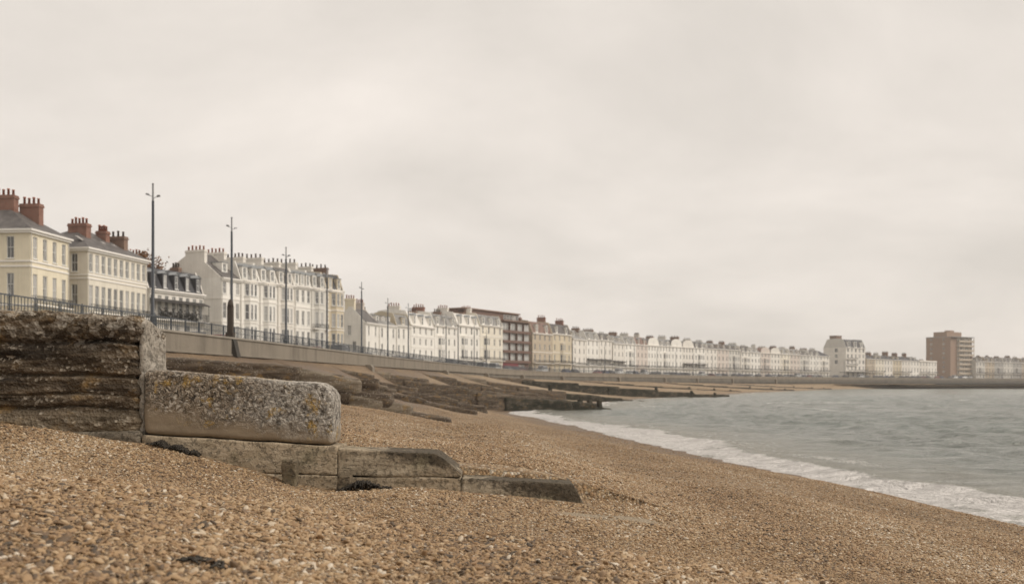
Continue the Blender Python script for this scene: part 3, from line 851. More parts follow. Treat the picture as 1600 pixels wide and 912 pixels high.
groyne(4, 'dark ledge groyne nearest in front of the long groyne that ends in stumps', [
    (-16.9, -12.4, 4.55, 3.9, 1.6, .3, 'groyne'), (-14.6, -8.6, 3.72, 2.75, .8, .1, 'groyne'), (-10.4, -5.0, 2.72, 1.7, .4, .2, 'groyne'), (-7.0, -2.4, 1.72, .98, .2, .1, 'groyne')], .42)
groyne(3, 'short dark groyne of low ledges with one paler slab along its crest', [
    (-18.2, -12.4, 4.5, 3.75, 2.6, .25, 'groyne'), (-16.5, -8.6, 3.78, 2.72, 1.0, .1, 'groyne'), (-10.6, -6.4, 2.86, 1.98, .6, .22, 'groyne'), (-8.2, -2.6, 2.12, 1.15, .3, .12, 'groyne'), (-11.2, -9.2, 3.34, 2.98, 2.6, .2, 'groyne_top')], .4)
groyne(5, 'long brown groyne ending in dark weedy stumps at the white shallows', [
    (-15.6, -13.2, 4.5, 4.28, 1.5, .5, 'groyne_top'), (-14.6, -9.2, 4.28, 3.62, .4, .15, 'groyne'), (-11.8, -5.2, 3.5, 2.75, .2, .3, 'groyne'),
    (-7.0, -1.0, 2.75, 2.1, 0, .05, 'groyne'), (-4.2, 3.0, 2.15, 1.62, -.4, .25, 'groyne'), (-1.2, 6.6, 1.60, 1.15, -1, .38, 'weedy'),
    (6.5, 9.6, 1.12, .80, -1.2, .3, 'weedy'), (9.5, 11.4, .42, .18, -1.2, .3, 'weedy')], .5,
    posts=((7.75, 1.35, -1), (8.9, 1.28, -1), (10.1, 1.25, -1)))
groyne(6, 'low brown groyne on the upper beach directly behind the stumped groyne', [
    (-12.4, -7.6, 4.45, 3.75, 1.0, .35, 'groyne'), (-9.0, -2.6, 3.7, 2.72, .6, .15, 'groyne'), (-4.4, 3.2, 2.75, 1.72, 0, .3, 'groyne'), (1.4, 7.2, 1.7, .95, -.4, .15, 'groyne'), (7.1, 9.6, .8, .45, -.6, .1, 'weedy')], .5)
groyne(7, 'dark weedy groyne beyond the stumps, tapering away into the sea', [
    (-9.2, -4.5, 4.35, 3.75, .8, .45, 'groyne_top'), (-5.5, 2.5, 3.6, 2.55, .3, .15, 'groyne'), (0.5, 8.5, 2.5, 1.75, 0, .35, 'groyne'),
    (6.5, 14.5, 1.65, 1.05, -.6, .3, 'weedy'), (14.4, 18.5, .95, .6, -1, .3, 'weedy'), (18.4, 22.5, .40, .12, -1, .3, 'weedy')], .55,
    posts=((6.0, 3.05, .5),))
def far_groyne(i, label, n=6):
    g, k, xt = GR[i][:3]; w0 = float(WX(g)); zw = float(ZW(g)) - .2
    rg = random.Random(i); sec = []
    L = xt - w0
    for q in range(n):
        f0, f1 = q / n, (q + 1) / n
        p = lambda f: .1 + (zw - .1) * (1 - f) ** 1.15
        sec.append((w0 - .4 + L * max(0, f0 - .04), w0 + L * f1, p(f0) + .22, p(f1) + .42, -1.2 if f1 > .5 else 0, rg.uniform(.0, .35), 'groyne' if f1 < .3 else 'weedy'))
    xs = [w0 + L * f for f in (.66, .82, .93)]
    groyne(i, label, sec, .6, [(x, zw * (1 - (x - w0) / L) + .75, -1) for x in xs])
for i, lb in ((8, 'longest black groyne finger reaching out over the grey green water'), (9, 'low dark groyne beyond the longest black one, short of the far bay'),
              (10, 'thin dark groyne on the narrowing beach below the long middle terrace'), (11, 'small distant groyne on the sandy strip under the far white terraces'),
              (12, 'farthest visible groyne, a dark streak before the grey white corner block')):
    far_groyne(i, lb)
# ------------------------------------------------------------------ houses
_wp = np.array([p for p, n in wall_path(-60, 900, 2)])
def ray_pt(px, D):
    return Vector(((px - 800) / F * D, D))
def front_D(px, off=31.0):
    """depth at which the sight line through column px crosses the building line, off metres inland of the wall"""
    for D in np.arange(60, 1100, 1.0):
        X = (px - 800) / F * D
        if X < float(WX(D)): continue
        # first crossing of the wall, then walk on until far enough inland
        break
    D0 = D; D = D0
    best = D
    for D in np.arange(D0, 1400, 1.0):
        X = (px - 800) / F * D
        if X < float(WX(D)) and np.min(np.hypot(_wp[:, 0] - X, _wp[:, 1] - D)) >= off: return float(D)
    return float(D)
def hz(y, D): return (HOR - y) / F * D - (PROM - EYE)

_wc = {}
def window_mesh(w, h, kind, far):
    key = (round(w, 2), round(h, 2), kind, far)
    if key in _wc: return _wc[key]
    fr = MB(); b = .055
    fr.box(-w/2, w/2, -.03, .05, 0, .06); fr.box(-w/2, w/2, -.03, .05, h - .07, h)
    fr.box(-w/2, -w/2 + b, -.03, .05, .06, h - .07); fr.box(w/2 - b, w/2, -.03, .05, .06, h - .07)
    fr.box(-w/2 + b, w/2 - b, -.02, .05, h*.5 - .03, h*.5 + .03)
    if w > .75: fr.box(-.018, .018, -.015, .04, .06, h*.5 - .03); fr.box(-.018, .018, -.015, .04, h*.5 + .03, h - .07)
    if not far: fr.box(-w/2 - .1, w/2 + .1, -.19, -.035, -.11, -.02)     # sill
    pn = MB()
    pn.box(-w/2 + .03, w/2 - .03, .056, .075, .03, h - .03)
    g = M[kind]
    if far:
        k = len(fr.f); fr.v += []; b0 = len(fr.v)
        fr.v += pn.v; fr.f += [tuple(i + b0 for i in f) for f in pn.f]; fr.m += [1] * len(pn.f)
        r = (fr.mesh('window', [M['frame'], g], fix=False), None)
    else:
        r = (fr.mesh('window', [M['frame']], fix=False), pn.mesh('pane', [g], fix=False))
    _wc[key] = r
    return r
def add_window(parent, x, y, z, w, h, rz=0.0, far=False, rg=random):
    kind = rg.choice(['glass', 'glass2', 'glass', 'glass2', 'glass'] if far else ['glass', 'glass2', 'glass2', 'glass3', 'glass2'])
    a, b = window_mesh(w, h, kind, far)
    o = link('window', a, parent); o.location = (x, y, z); o.rotation_euler = (0, 0, rz)
    if b: link('pane', b, o)
    return o
def facade(mb, p0, p1, z0, z1, holes, reveal=.16, mi=0):
    """vertical wall from p0 to p1 (outside on the right hand of that direction) with rectangular holes (u0, u1, z0, z1) and reveals"""
    p0, p1 = Vector(p0), Vector(p1); L = (p1 - p0).length; d = (p1 - p0) / L; nrm = Vector((d.y, -d.x))
    us = sorted({0.0, L} | {round(h[0], 4) for h in holes} | {round(h[1], 4) for h in holes})
    zs = sorted({z0, z1} | {round(h[2], 4) for h in holes} | {round(h[3], 4) for h in holes})
    P = lambda u, z, r=0.0: (p0.x + d.x * u - nrm.x * r, p0.y + d.y * u - nrm.y * r, z)
    for i in range(len(us) - 1):
        for j in range(len(zs) - 1):
            uc, zc = (us[i] + us[i+1]) / 2, (zs[j] + zs[j+1]) / 2
            if any(h[0] < uc < h[1] and h[2] < zc < h[3] for h in holes): continue
            mb.face([P(us[i], zs[j]), P(us[i+1], zs[j]), P(us[i+1], zs[j+1]), P(us[i], zs[j+1])], mi)
    for u0, u1, a, b in holes:
        r = reveal
        mb.face([P(u0, a), P(u1, a), P(u1, a, r), P(u0, a, r)], mi); mb.face([P(u0, b, r), P(u1, b, r), P(u1, b), P(u0, b)], mi)
        mb.face([P(u0, a, r), P(u0, b, r), P(u0, b), P(u0, a)], mi); mb.face([P(u1, a), P(u1, b), P(u1, b, r), P(u1, a, r)], mi)
def win_at(parent, p0, p1, hole, far, rg, reveal=.16):
    p0, p1 = Vector(p0), Vector(p1); d = (p1 - p0).normalized(); nrm = Vector((d.y, -d.x))
    u = (hole[0] + hole[1]) / 2
    x, y = p0.x + d.x * u - nrm.x * (reveal - .06), p0.y + d.y * u - nrm.y * (reveal - .06)
    return add_window(parent, x, y, hole[2] + .005, hole[1] - hole[0] - .01, hole[3] - hole[2] - .01, math.atan2(d.y, d.x), far, rg)

def balcony(parent, x0, x1, z, proj=.9, rail=.95, far=False, mat='iron', slab='trim', canopy=None, plants=False):
    mb = MB(); mb.box(x0, x1, -proj, -.004, z - .14, z)
    o = mb.build('balcony', M[slab], parent, fix=False)
    r = MB(); t = .05 if far else .035
    r.box(x0 + .03, x1 - .03, -proj + .02, -proj + .02 + t, z + rail - t, z + rail)
    r.box(x0 + .03, x1 - .03, -proj + .02, -proj + .02 + t, z + .08, z + .08 + t)
    step = .30 if far else .15; wv = .075 if far else .028
    n = max(2, int((x1 - x0 - .1) / step))
    for q in range(n + 1):
        xx = x0 + .05 + (x1 - x0 - .1 - wv) * q / n
        r.box(xx, xx + wv, -proj + .022, -proj + .022 + t*.8, z + .12, z + rail - t)
    for s in (x0 + .03, x1 - .03 - t):
        r.box(s, s + t, -proj + .08, -.01, z + rail - t, z + rail)
        r.box(s, s + t, -proj + .08, -.01, z + .08, z + .08 + t)
        for q in range(3): r.box(s, s + t, -proj * (.75 - .25 * q), -proj * (.75 - .25 * q) + .03, z + .13, z + rail - t)
    r.build('railing', M[mat], o, fix=False)
    if canopy:
        c = MB(); h = canopy
        c.sweep([(-proj - .15, z + h - .55), (-.01, z + h), (-.01, z + h - .07), (-proj - .15, z + h - .62)], 'x', x0 - .05, x1 + .05)
        for q in range(max(2, int((x1 - x0) / 2.2)) + 1):
            xx = x0 + .05 + (x1 - x0 - .15) * q / max(2, int((x1 - x0) / 2.2))
            c.box(xx, xx + .06, -proj + .08, -proj + .14, z + rail, z + h - .57)
        c.build('canopy', M['awning'], o, fix=False)
    return o
def chimney(parent, x, y, z0, z1, lx=.85, ly=2.2, pots=4, mat='brick', pot='pot', ph=.85, along='y'):
    mb = MB()
    mb.box(x - lx/2, x + lx/2, y - ly/2, y + ly/2, z0, z1 - .42)
    mb.box(x - lx/2 - .09, x + lx/2 + .09, y - ly/2 - .09, y + ly/2 + .09, z1 - .42, z1 - .20)
    mb.box(x - lx/2 - .03, x + lx/2 + .03, y - ly/2 - .03, y + ly/2 + .03, z1 - .20, z1)
    o = mb.build('chimney', M[mat], parent, fix=False)
    for q in range(pots):
        f = (q + .5) / pots - .5
        px, py = (x, y + f * (ly - .1)) if along == 'y' else (x + f * (lx - .1), y)
        pm = MB(); h = ph * (.82, 1.0, .9, 1.08)[q % 4]
        pm.tube([(px, py, z1), (px, py, z1 + h * .8), (px, py, z1 + h * .8), (px, py, z1 + h)], [.17, .135, .175, .16], 8)
        pm.build('chimney_pot', M[pot], o, True, fix=False)
    return o
def dormer(parent, x, yf, z0, w, h, depth, wallm, roofm, far, rg, style='flat'):
    """box dormer standing on the roof slope with a window in its face"""
    mb = MB(); ww = w - .5; hole = (.25, .25 + ww, z0 + .3, z0 + h - .2)
    p0, p1 = (x - w/2, yf), (x + w/2, yf)
    facade(mb, p0, p1, z0, z0 + h, [hole], .12)
    mb.face([(x - w/2, yf + depth, z0), (x - w/2, yf, z0), (x - w/2, yf, z0 + h), (x - w/2, yf + depth, z0 + h)])
    mb.face([(x + w/2, yf, z0), (x + w/2, yf + depth, z0), (x + w/2, yf + depth, z0 + h), (x + w/2, yf, z0 + h)])
    o = mb.build('dormer', [M[wallm]], parent)
    rf = MB()
    if style == 'gable':
        rf.sweep([(x - w/2 - .12, z0 + h), (x, z0 + h + w * .42), (x + w/2 + .12, z0 + h), (x + w/2 + .12, z0 + h - .06), (x, z0 + h + w*.42 - .07), (x - w/2 - .12, z0 + h - .06)], 'y', yf - .12, yf + depth)
        rf.face([(x - w/2, yf + .01, z0 + h - .03), (x + w/2, yf + .01, z0 + h - .03), (x, yf + .01, z0 + h + w*.38)])
    elif style == 'round':
        k = 8; pts = [(x - (w/2 + .1) * math.cos(math.pi * q / k), z0 + h + .38 * w * math.sin(math.pi * q / k)) for q in range(k + 1)]
        rf.sweep(pts + [(x + w/2 + .1, z0 + h - .07), (x - w/2 - .1, z0 + h - .07)], 'y', yf - .1, yf + depth)
    else:
        rf.box(x - w/2 - .12, x + w/2 + .12, yf - .14, yf + depth, z0 + h, z0 + h + .12)
    rf.build('dormer_roof', [M[roofm]], o, fix=False)
    win_at(o, p0, p1, hole, far, rg, .12)
    return o

HN = [0]
def house(label, A, B, depth, zs, cols, wall='white', roof=('mansard', 3.2), roofm='slate', cat='house', group=None, name='terraced_house',
          win=(1.0, .62), bays=(), balc=(), dorm=0, chim=(), sidewin=(), far=False, strings=(), ground='door', cornice=.45, side_gable=False,
          skip_rows=(), dormer_style='flat', dormw=1.5, dormm=None, tall=(), sidem=None, quoins=False, skylights=(), plants=False):
    """A, B: the ends of the front at ground level, A to the left seen from the sea. zs: floor levels up to the eaves. cols: windows per floor.
    win: window width and share of the storey height; bays: (centre, width, projection, first floor, last floor)."""
    HN[0] += 1; rg = random.Random(HN[0] * 13 + 5)
    A, B = Vector(A), Vector(B); L = (B - A).length; rz = math.atan2(B.y - A.y, B.x - A.x)
    root = thing(name, label, cat, (A.x, A.y, PROM), rz, group)
    e = .008; W0, W1 = e, L - e; eav = zs[-1]
    mb = MB(); holes = []; nf = len(zs) - 1
    ww, hs = win
    for k in range(nf):
        if k in skip_rows: continue
        z0, z1 = zs[k], zs[k + 1]; hh = (z1 - z0)
        h = hh * (hs + (.1 if k in tall else 0)); s = z0 + hh * (.10 if k in tall else .22)
        n = cols if not hasattr(cols, '__len__') else cols[k]
        for c in range(n):
            u = L * (c + .5) / n
            if any(bc - bw/2 - ww/2 < u < bc + bw/2 + ww/2 and b0 <= k <= b1 for bc, bw, pr, b0, b1 in bays): continue
            if k == 0 and ground == 'door' and c == n - 1:
                holes.append((u - .55, u + .55, z0 + .02, z0 + min(2.5, hh * .8))); continue
            holes.append((u - ww/2, u + ww/2, s, s + h))
    facade(mb, (W0, 0), (W1, 0), 0, eav, holes)
    sh = []
    for k, n, d0, d1 in sidewin:
        z0, z1 = zs[k], zs[k + 1]; h = (z1 - z0) * hs; s = z0 + (z1 - z0) * .22
        for c in range(n):
            u = depth - (d0 + (d1 - d0) * (c + .5) / n); sh.append((u - ww/2, u + ww/2, s, s + h))
    facade(mb, (W0, depth), (W0, 0), 0, eav, sh)
    facade(mb, (W1, 0), (W1, depth), 0, eav, [])
    facade(mb, (W1, depth), (W0, depth), 0, eav, [])
    mb.build('wall', [M[wall]], root)
    for i, hl in enumerate(holes):
        if ground == 'door' and hl[2] < .1:
            d = MB(); u = (hl[0] + hl[1]) / 2; hd = hl[3] - hl[2]
            d.box(u - .54, u + .54, .10, .16, .03, hl[3] - .01)
            for q in (.12, .56): d.box(u - .4, u + .4, .085, .11, .03 + hd * q, .03 + hd * (q + .34))
            d.build('door', M['door'], root, fix=False)
        else: win_at(root, (W0, 0), (W1, 0), (hl[0] - W0 + e, hl[1] - W0 + e, hl[2], hl[3]), far, rg)
    for hl in sh: win_at(root, (W0, depth), (W0, 0), hl, far, rg)
    # bays
    for bc, bw, pr, b0, b1 in bays:
        bm_ = MB(); cz = min(.7, bw * .22)
        pl = [(bc - bw/2, -.004), (bc - bw/2 + cz, -pr), (bc + bw/2 - cz, -pr), (bc + bw/2, -.004)]
        z0, z1 = zs[b0], zs[b1 + 1] - (.55 if b1 == nf - 1 else .1)
        segs = []
        for q in range(3):
            p, r_ = Vector(pl[q]), Vector(pl[q + 1]); sl = (r_ - p).length; hs_ = []
            nw = 1 if q != 1 else (2 if sl > 1.9 else 1)
            w1 = min(ww * 1.05, sl / nw * .66)
            for k in range(b0, b1 + 1):
                hh = zs[k + 1] - zs[k]; s = zs[k] + hh * (.12 if k in tall else .22); h = hh * (hs + (.1 if k in tall else 0))
                for c in range(nw):
                    u = sl * (c + .5) / nw; hs_.append((u - w1/2, u + w1/2, s, s + h))
            facade(bm_, pl[q], pl[q + 1], z0, z1, hs_, .1); segs += [(pl[q], pl[q + 1], h_) for h_ in hs_]
        bm_.face([(p[0], p[1], z1) for p in pl]); bm_.face([(p[0], p[1], z0) for p in reversed(pl)])
        bo = bm_.build('bay', [M[wall]], root)
        for k in range(b0, b1 + 1):
            tr = MB()
            zz = zs[k + 1] - (.55 if k == nf - 1 else .12)
            g = .1
            tr.prism([(bc - bw/2 - g, -.006), (bc - bw/2 + cz - g*.5, -pr - g), (bc + bw/2 - cz + g*.5, -pr - g), (bc + bw/2 + g, -.006)], zz, zz + .16)
            tr.build('bay_moulding', M['trim'], bo, fix=False)
        for p, r_, h_ in segs: win_at(bo, p, r_, h_, far, rg, .1)
    if not far and ground == 'door':      # cast iron rainwater pipes down the party lines
        for u in (W0 + .12, W1 - .12):
            dpm = MB(); dpm.tube([(u, -.09, .1), (u, -.09, eav - .45)], .05, 6)
            for q in range(3): dpm.box(u - .08, u + .08, -.10, -.002, eav * (.2 + .27 * q), eav * (.2 + .27 * q) + .06)
            dpm.build('drainpipe', M['white3'] if HN[0] % 2 else M['trim'], root, fix=False)
    # string courses and cornice
    for z in strings:
        s = MB(); s.box(W0, W1, -.09, -.003, z - .1, z + .1); s.box(-.09 + W0, W0 - .003, -.09, depth, z - .1, z + .1)
        s.build('string_course', M['trim'], root, fix=False)
    if cornice:
        c = MB(); g = cornice
        lx0 = -g if side_gable is False and HN[0] else 0
        x0 = W0 - (g if roof[0] == 'hip' else .0); x1 = W1 + (g if roof[0] == 'hip' else .0)
        c.box(x0 + (.15 if roof[0] == 'hip' else 0), x1 - (.15 if roof[0] == 'hip' else 0), -g * .55, .25, eav - .42, eav - .16); c.box(x0, x1, -g, .25, eav - .16, eav + .06)
        if roof[0] == 'hip':
            c.box(x0 + .15, W0 - .003, .25, depth, eav - .42, eav - .16); c.box(x0, W0 + .2, .25, depth, eav - .16, eav + .06)
            c.box(W1 - .2, x1, .25, depth, eav - .16, eav + .06)
        c.build('cornice', M['trim'], root, fix=False)
    # roof
    r = MB(); kind, rh = roof[0], roof[1]; zr = eav + .06
    ym = depth / 2
    if kind == 'hip':
        o = cornice * .75; yr = roof[2] if len(roof) > 2 else ym
        e1 = min(yr, L * .45) + o
        a, b_, c_, d_ = (-o, -o, zr), (L + o, -o, zr), (L + o, depth + o, zr), (-o, depth + o, zr)
        p, q = (e1 - o, yr, zr + rh), (L - e1 + o, yr, zr + rh)
        r.face([a, b_, q, p]); r.face([b_, c_, q]); r.face([c_, d_, p, q]); r.face([d_, a, p]); r.face([d_, c_, b_, a])
        rm = [M[roofm]]
    elif kind == 'gable':
        yr = roof[2] if len(roof) > 2 else ym
        r.sweep([(-.25, zr), (yr, zr + rh), (depth + .1, zr), (depth + .1, zr - .1), (-.25, zr - .1)], 'x', .18, L - .18)
        for x in ((W0, .2), (L - .2, W1)):
            g = MB(); g.sweep([(0, zr - .06), (yr - .5, zr + rh + .12 - .3), (yr - .3, zr + rh + .25), (yr + .6, zr + rh + .25), (yr + .8, zr + rh + .12 - .3), (depth, zr - .06)], 'x', x[0], x[1])
            g.build('gable_wall', M[sidem or wall], root)
        rm = [M[roofm]]
    elif kind == 'mansard':
        s = roof[2] if len(roof) > 2 else 1.1
        r.sweep([(.12, zr), (s * .55, zr + rh * .55), (s, zr + rh), (ym, zr + rh + .5), (depth - s, zr + rh), (depth - .1, zr)], 'x', .16, L - .16)
        for x in ((W0, .2), (L - .2, W1)):
            g = MB(); g.sweep([(.02, zr - .05), (s * .5 - .05, zr + rh * .6), (s - .1, zr + rh + .25), (ym, zr + rh + .75), (depth - s, zr + rh + .25), (depth, zr - .05)], 'x', x[0], x[1])
            g.build('party_wall', M[sidem or wall], root)
        rm = [M[roofm]]
    elif kind == 'dutch':      # curved front gable in the wall colour with a roof running inland behind it
        k = 14; pts = [(W0, zr)]
        for q in range(k + 1):
            t = math.pi * q / k
            pts.append((L/2 - L * .46 * math.cos(t), zr + .25 + (rh - .25) * math.sin(t) ** .75))
        pts.append((W1, zr))
        hw = min(.5, L * .12)
        g = MB(); g.sweep(pts, 'y', .0, .32)
        go = g.build('front_gable', M[wall], root)
        wnd = MB(); add_window(go, L/2, -.015, zr + .35, hw * 2, rh * .5, 0, True, rg)
        r.sweep([(W0 + .15, zr), (L/2, zr + rh * .92), (W1 - .15, zr)], 'y', .33, depth)
        rm = [M[roofm]]
    else:                      # flat roof behind a parapet
        r.box(W0 + .2, W1 - .2, .3, depth - .2, zr - .2, zr)
        pm = MB(); pm.box(W0, W1, 0, .3, zr, zr + rh); pm.box(W0, .2, .3, depth, zr, zr + rh); pm.box(L - .2, W1, .3, depth, zr, zr + rh)
        pm.build('parapet', M[wall], root, fix=False)
        rm = [M['lead']]
    ro = r.build('roof', rm, root)
    for q in range(dorm):
        u = L * (q + .5) / dorm
        if kind == 'gable': yr = roof[2] if len(roof) > 2 else ym; yf = yr * .22; z0 = zr + rh * .22 - .1; dd = yr * .6; hh = min(rh * .6, 1.9)
        elif kind == 'hip': yf = ym * .3; z0 = zr + rh * .2; dd = ym * .6; hh = rh * .5
        else: yf = .16; z0 = zr + .05; dd = 1.5; hh = rh * .74
        dormer(ro, u, yf, z0, min(dormw, L / dorm * .72), hh, dd, dormm or wall, 'lead', far, rg, dormer_style)
    for u in skylights:       # roof lights lying in the front slope
        yr = roof[2] if len(roof) > 2 else ym; sl = math.atan2(rh, yr); k = MB(); k.box(-.4, .4, -.6, .6, .02, .10)
        so = k.build('skylight', M['glass3'], ro, fix=False); so.location = (u, yr * .42, zr + rh * .42); so.rotation_euler = (sl, 0, 0)
    if plants:                # dark leafy pot plants along the balcony
        rp = random.Random(5); k = MB(); z, pr, kw = balc[0]
        for q in range(900):
            c_ = rp.choice([.16, .2, .24, .3, .42, .5, .57, .66, .72, .8]) * L; p_ = Vector((c_ + rp.gauss(0, .33), -pr * .55 + rp.gauss(0, .16), z + .1 + abs(rp.gauss(.5, .45))))
            n_ = Vector((rp.gauss(0, 1), rp.gauss(0, 1), rp.gauss(0, 1))).normalized(); u_ = n_.orthogonal().normalized() * rp.uniform(.08, .2); v_ = n_.cross(u_)
            k.face([p_ - u_, p_ - v_ * .6, p_ + u_, p_ + v_ * .6])
        k.build('balcony_plants', M['evergreen'], root, fix=False)
    for z, pr, kw in balc:
        kw = dict(kw); x0, x1 = kw.pop('x', (.15, L - .15))
        balcony(root, x0, x1, z, pr, far=far, **kw)
    for x, y, z1, kw in chim:
        kw = dict(kw); chimney(ro, x if x >= 0 else L + x, y, eav + .3, eav + z1, **kw)
    if quoins:
        for e_ in (0, 1):
            qm = MB()
            for q in range(int(eav / .42)):
                wq = .55 if q % 2 else .34
                x = W1 - wq if e_ else W0
                qm.box(x, x + wq, -.05, -.003, q * .42, q * .42 + .42)
            qm.build('quoins', M['trim'], root, fix=True)
    return root

BR = dict(mat='brick', pot='pot')
# --- cream house and its neighbour, nearest the camera
A1, B1 = ray_pt(47, 117), ray_pt(107, 125.5)
house('cream yellow house with red brick chimneys, nearest on the left above the dark groyne wall', A1, B1, 11, [0, 2.9, 6.35, 10.75, 15.05], 4, 'cream', ('hip', 3.4, 5.2), 'slate',
      win=(.92, .60), strings=(6.2, 10.75, 11.35), balc=((6.3, .8, dict(rail=1.0)),), tall=(2,), sidewin=((3, 2, 1.2, 6.2), (2, 2, 1.2, 6.2), (1, 2, 1.2, 6.2)),
      chim=((3.6, 5.2, 4.7, dict(lx=1.0, ly=2.6, pots=4)), (5.2, 2.9, 3.9, dict(lx=1.0, ly=2.5, pots=4))))
A2, B2 = ray_pt(137, 128.5), ray_pt(229, 142.5)
house('ivory three chimneyed house with long rows of tall windows, beside the cream yellow house', A2, B2, 11, [0, 2.9, 6.2, 10.55, 14.45], 10, 'ivory', ('hip', 3.3, 5.2), 'slate',
      win=(.88, .60), strings=(6.05, 10.55, 11.0), balc=((6.2, .8, dict(rail=1.0)),), tall=(2,), sidewin=((3, 2, .8, 5.2), (2, 2, .8, 5.2)),
      chim=((4.6, 4.2, 3.9, dict(lx=1.1, ly=2.7, pots=5)), (9.4, 3.8, 3.6, dict(lx=1.0, ly=1.5, pots=4)), (11.4, 2.7, 3.1, dict(lx=1.0, ly=2.4, pots=3, mat='brick_b', pot='pot_d'))), skylights=(1.6, 7.2, 9.9, 13.0))
A3, B3 = ray_pt(232, 146.5), ray_pt(319, 158)
house('lower white house with black mansard and dark canopied balcony, beside the blank gable wall', A3, B3, 10, [0, 3.0, 6.5, 10.9], [4, 5, 8], 'white2', ('mansard', 3.3, 1.7), 'slate_d',
      win=(.8, .62), strings=(6.35,), balc=((6.5, 1.2, dict(rail=1.15, canopy=3.1)),), tall=(2,), dorm=5, dormw=1.15, dormm='slate_d', dormer_style='gable', plants=True,
      chim=((.6, 5, 4.9, dict(lx=.8, ly=2.0, pots=3, mat='brick_b', pot='pot_d')), (-.7, 5, 4.5, dict(lx=.7, ly=1.6, pots=3, mat='brick_b', pot='pot_d'))))
bh = ray_pt(236, 178); bh2 = ray_pt(262, 184)
house('grey rear house whose roof and chimney peep out left of the big gable wall', bh, bh2, 8, [0, 4, 8, 12, 16.3], 2, 'grey', ('gable', 2.2), 'slate', far=True,
      chim=((1.6, 4, 4.0, dict(lx=.9, ly=2.4, pots=4, mat='grey', pot='pot')),), ground='')
# --- tall white terrace with the big gable wall
TA, TB = ray_pt(346, 170), ray_pt(537, 204)
WC = dict(mat='white2', pot='pot_d', ly=4.2, lx=.7, pots=6, ph=.8)
terr = [
 ('tall white house with the blank gable end wall, first of the high terrace', 'white', 5.0, 'gable', 'slate', [4, 3, 3, 3, 3], (), 1),
 ('white bay-fronted terrace house next to the gable end, pale dormered roof', 'white', 5.2, 'mansard', 'slate_l', 2, ((2.6, 3.4, .8, 0, 3),), 2),
 ('white bay-fronted house, third in the high terrace from the gable end', 'white', 5.2, 'mansard', 'slate_l', 2, ((2.6, 3.4, .8, 0, 3),), 2),
 ('white bay-fronted house behind the third tall lamp post, pale grey mansard', 'white2', 5.2, 'mansard', 'slate', 2, ((2.6, 3.4, .8, 0, 3),), 2),
 ('off-white house, fifth of the high terrace, dark slate mansard with three dormers', 'white', 5.3, 'mansard', 'slate_l', 3, (), 3),
 ('grey white house with black balconies near the far end of the high terrace', 'white3', 5.2, 'mansard', 'slate', 3, ((2.6, 3.2, .7, 1, 3),), 2),
 ('dull yellow corner house with quoins and dark roof ending the high terrace', 'yellow', 6.0, 'mansard', 'slate_d', 3, ((3.4, 4.0, .9, 0, 3),), 2)]
tot = sum(t[2] for t in terr); dv = TB - TA; acc = 0
for q, (lb, wm, ln, rk, rm, cols, by, dn) in enumerate(terr):
    sc_ = dv.length / tot
    a = TA + dv * (acc / tot); acc += ln; b = TA + dv * (acc / tot)
    ev = 15.0 + .12 * q
    house(lb, a, b, 15 if q == 0 else 11.5, [0, 3.6, 7.7, 11.6, ev], cols, wm, (rk, 4.6, 6.4) if rk == 'gable' else (rk, 3.1, 1.5), rm, group='houses of the high white terrace',
          win=(.85, .60), bays=[(c * sc_, w * sc_, p, f0, f1) for c, w, p, f0, f1 in by], dorm=dn, dormw=1.4, dormer_style=('flat', 'round', 'gable')[q % 3], strings=(7.55, 11.5),
          balc=((7.65, .75, dict(rail=.9)),) if q in (5,) else ((3.6, .9, dict(rail=.95)),), tall=(1, 2), quoins=(q == 6), sidem='white2' if q == 0 else None,
          chim=((.35, 5.8, 5.0 if q == 0 else 4.7 + .35 * (q % 2), dict(WC, pots=5 if q < 3 else 4, pot='pot' if q < 2 else 'pot_d')),) + (((-.4, 5.8, 5.0, dict(WC, mat='brick_b', pots=4)),) if q == 6 else ()))
# --- short run beyond the side street
def line_house(px0, px1, D0=None, D1=None):
    D0 = D0 or front_D(px0); D1 = D1 or front_D(px1)
    return ray_pt(px0, D0), ray_pt(px1, D1), (D0 + D1) / 2
a, b, D = line_house(571, 592, 228, 236)
house('low white house with a rounded gable end just right of the high terrace', a, b, 8.5, [0, 3.6, 7.2, hz(505, D)], 2, 'white', ('gable', 3.4, 3.6), 'slate', win=(.9, .6), sidewin=((1, 1, 1.5, 4), (2, 1, 2, 6)),
      chim=((1.0, 4.2, 5.6, dict(mat='cream', pot='pot', ly=2.4)), (-.6, 4.6, 5.2, dict(mat='pink', pot='pot', ly=2.0))))
a, b, D = line_house(592.5, 619, 236.5, 244.5)
house('white house with a hipped grey roof and three small dormers', a, b, 8.5, [0, 3.5, 7.1, hz(508, D)], 3, 'white', ('hip', 3.0), 'slate_l', win=(.85, .58), dorm=3, dormw=1.3, cornice=.35, dormm='trim',
      chim=((.8, 5, 3.6, dict(mat='white2', pot='pot_d', ly=1.8)),))
a, b, D = line_house(619.5, 642, 245, 252)
house('white house with a yellowish attic beside the broad white block', a, b, 8.5, [0, 3.5, 7.1, hz(509, D)], 3, 'white', ('mansard', 2.7, 1.2), 'slate_l', win=(.85, .58), dorm=1, dormm='yellow', sidem='yellow')
fb = [642.5, 679, 715, 750, 786]
FD = [252.5, 268, 283, 297, 311]
fl = ['white house with white curved attic and arched dormers, left end of the broad white block', 'white house with brick chimney on a curved attic, second in the white block',
      'white house of the white block behind the pair of lamp posts', 'white house with pale blue balcony canopy against the red-brown flats']
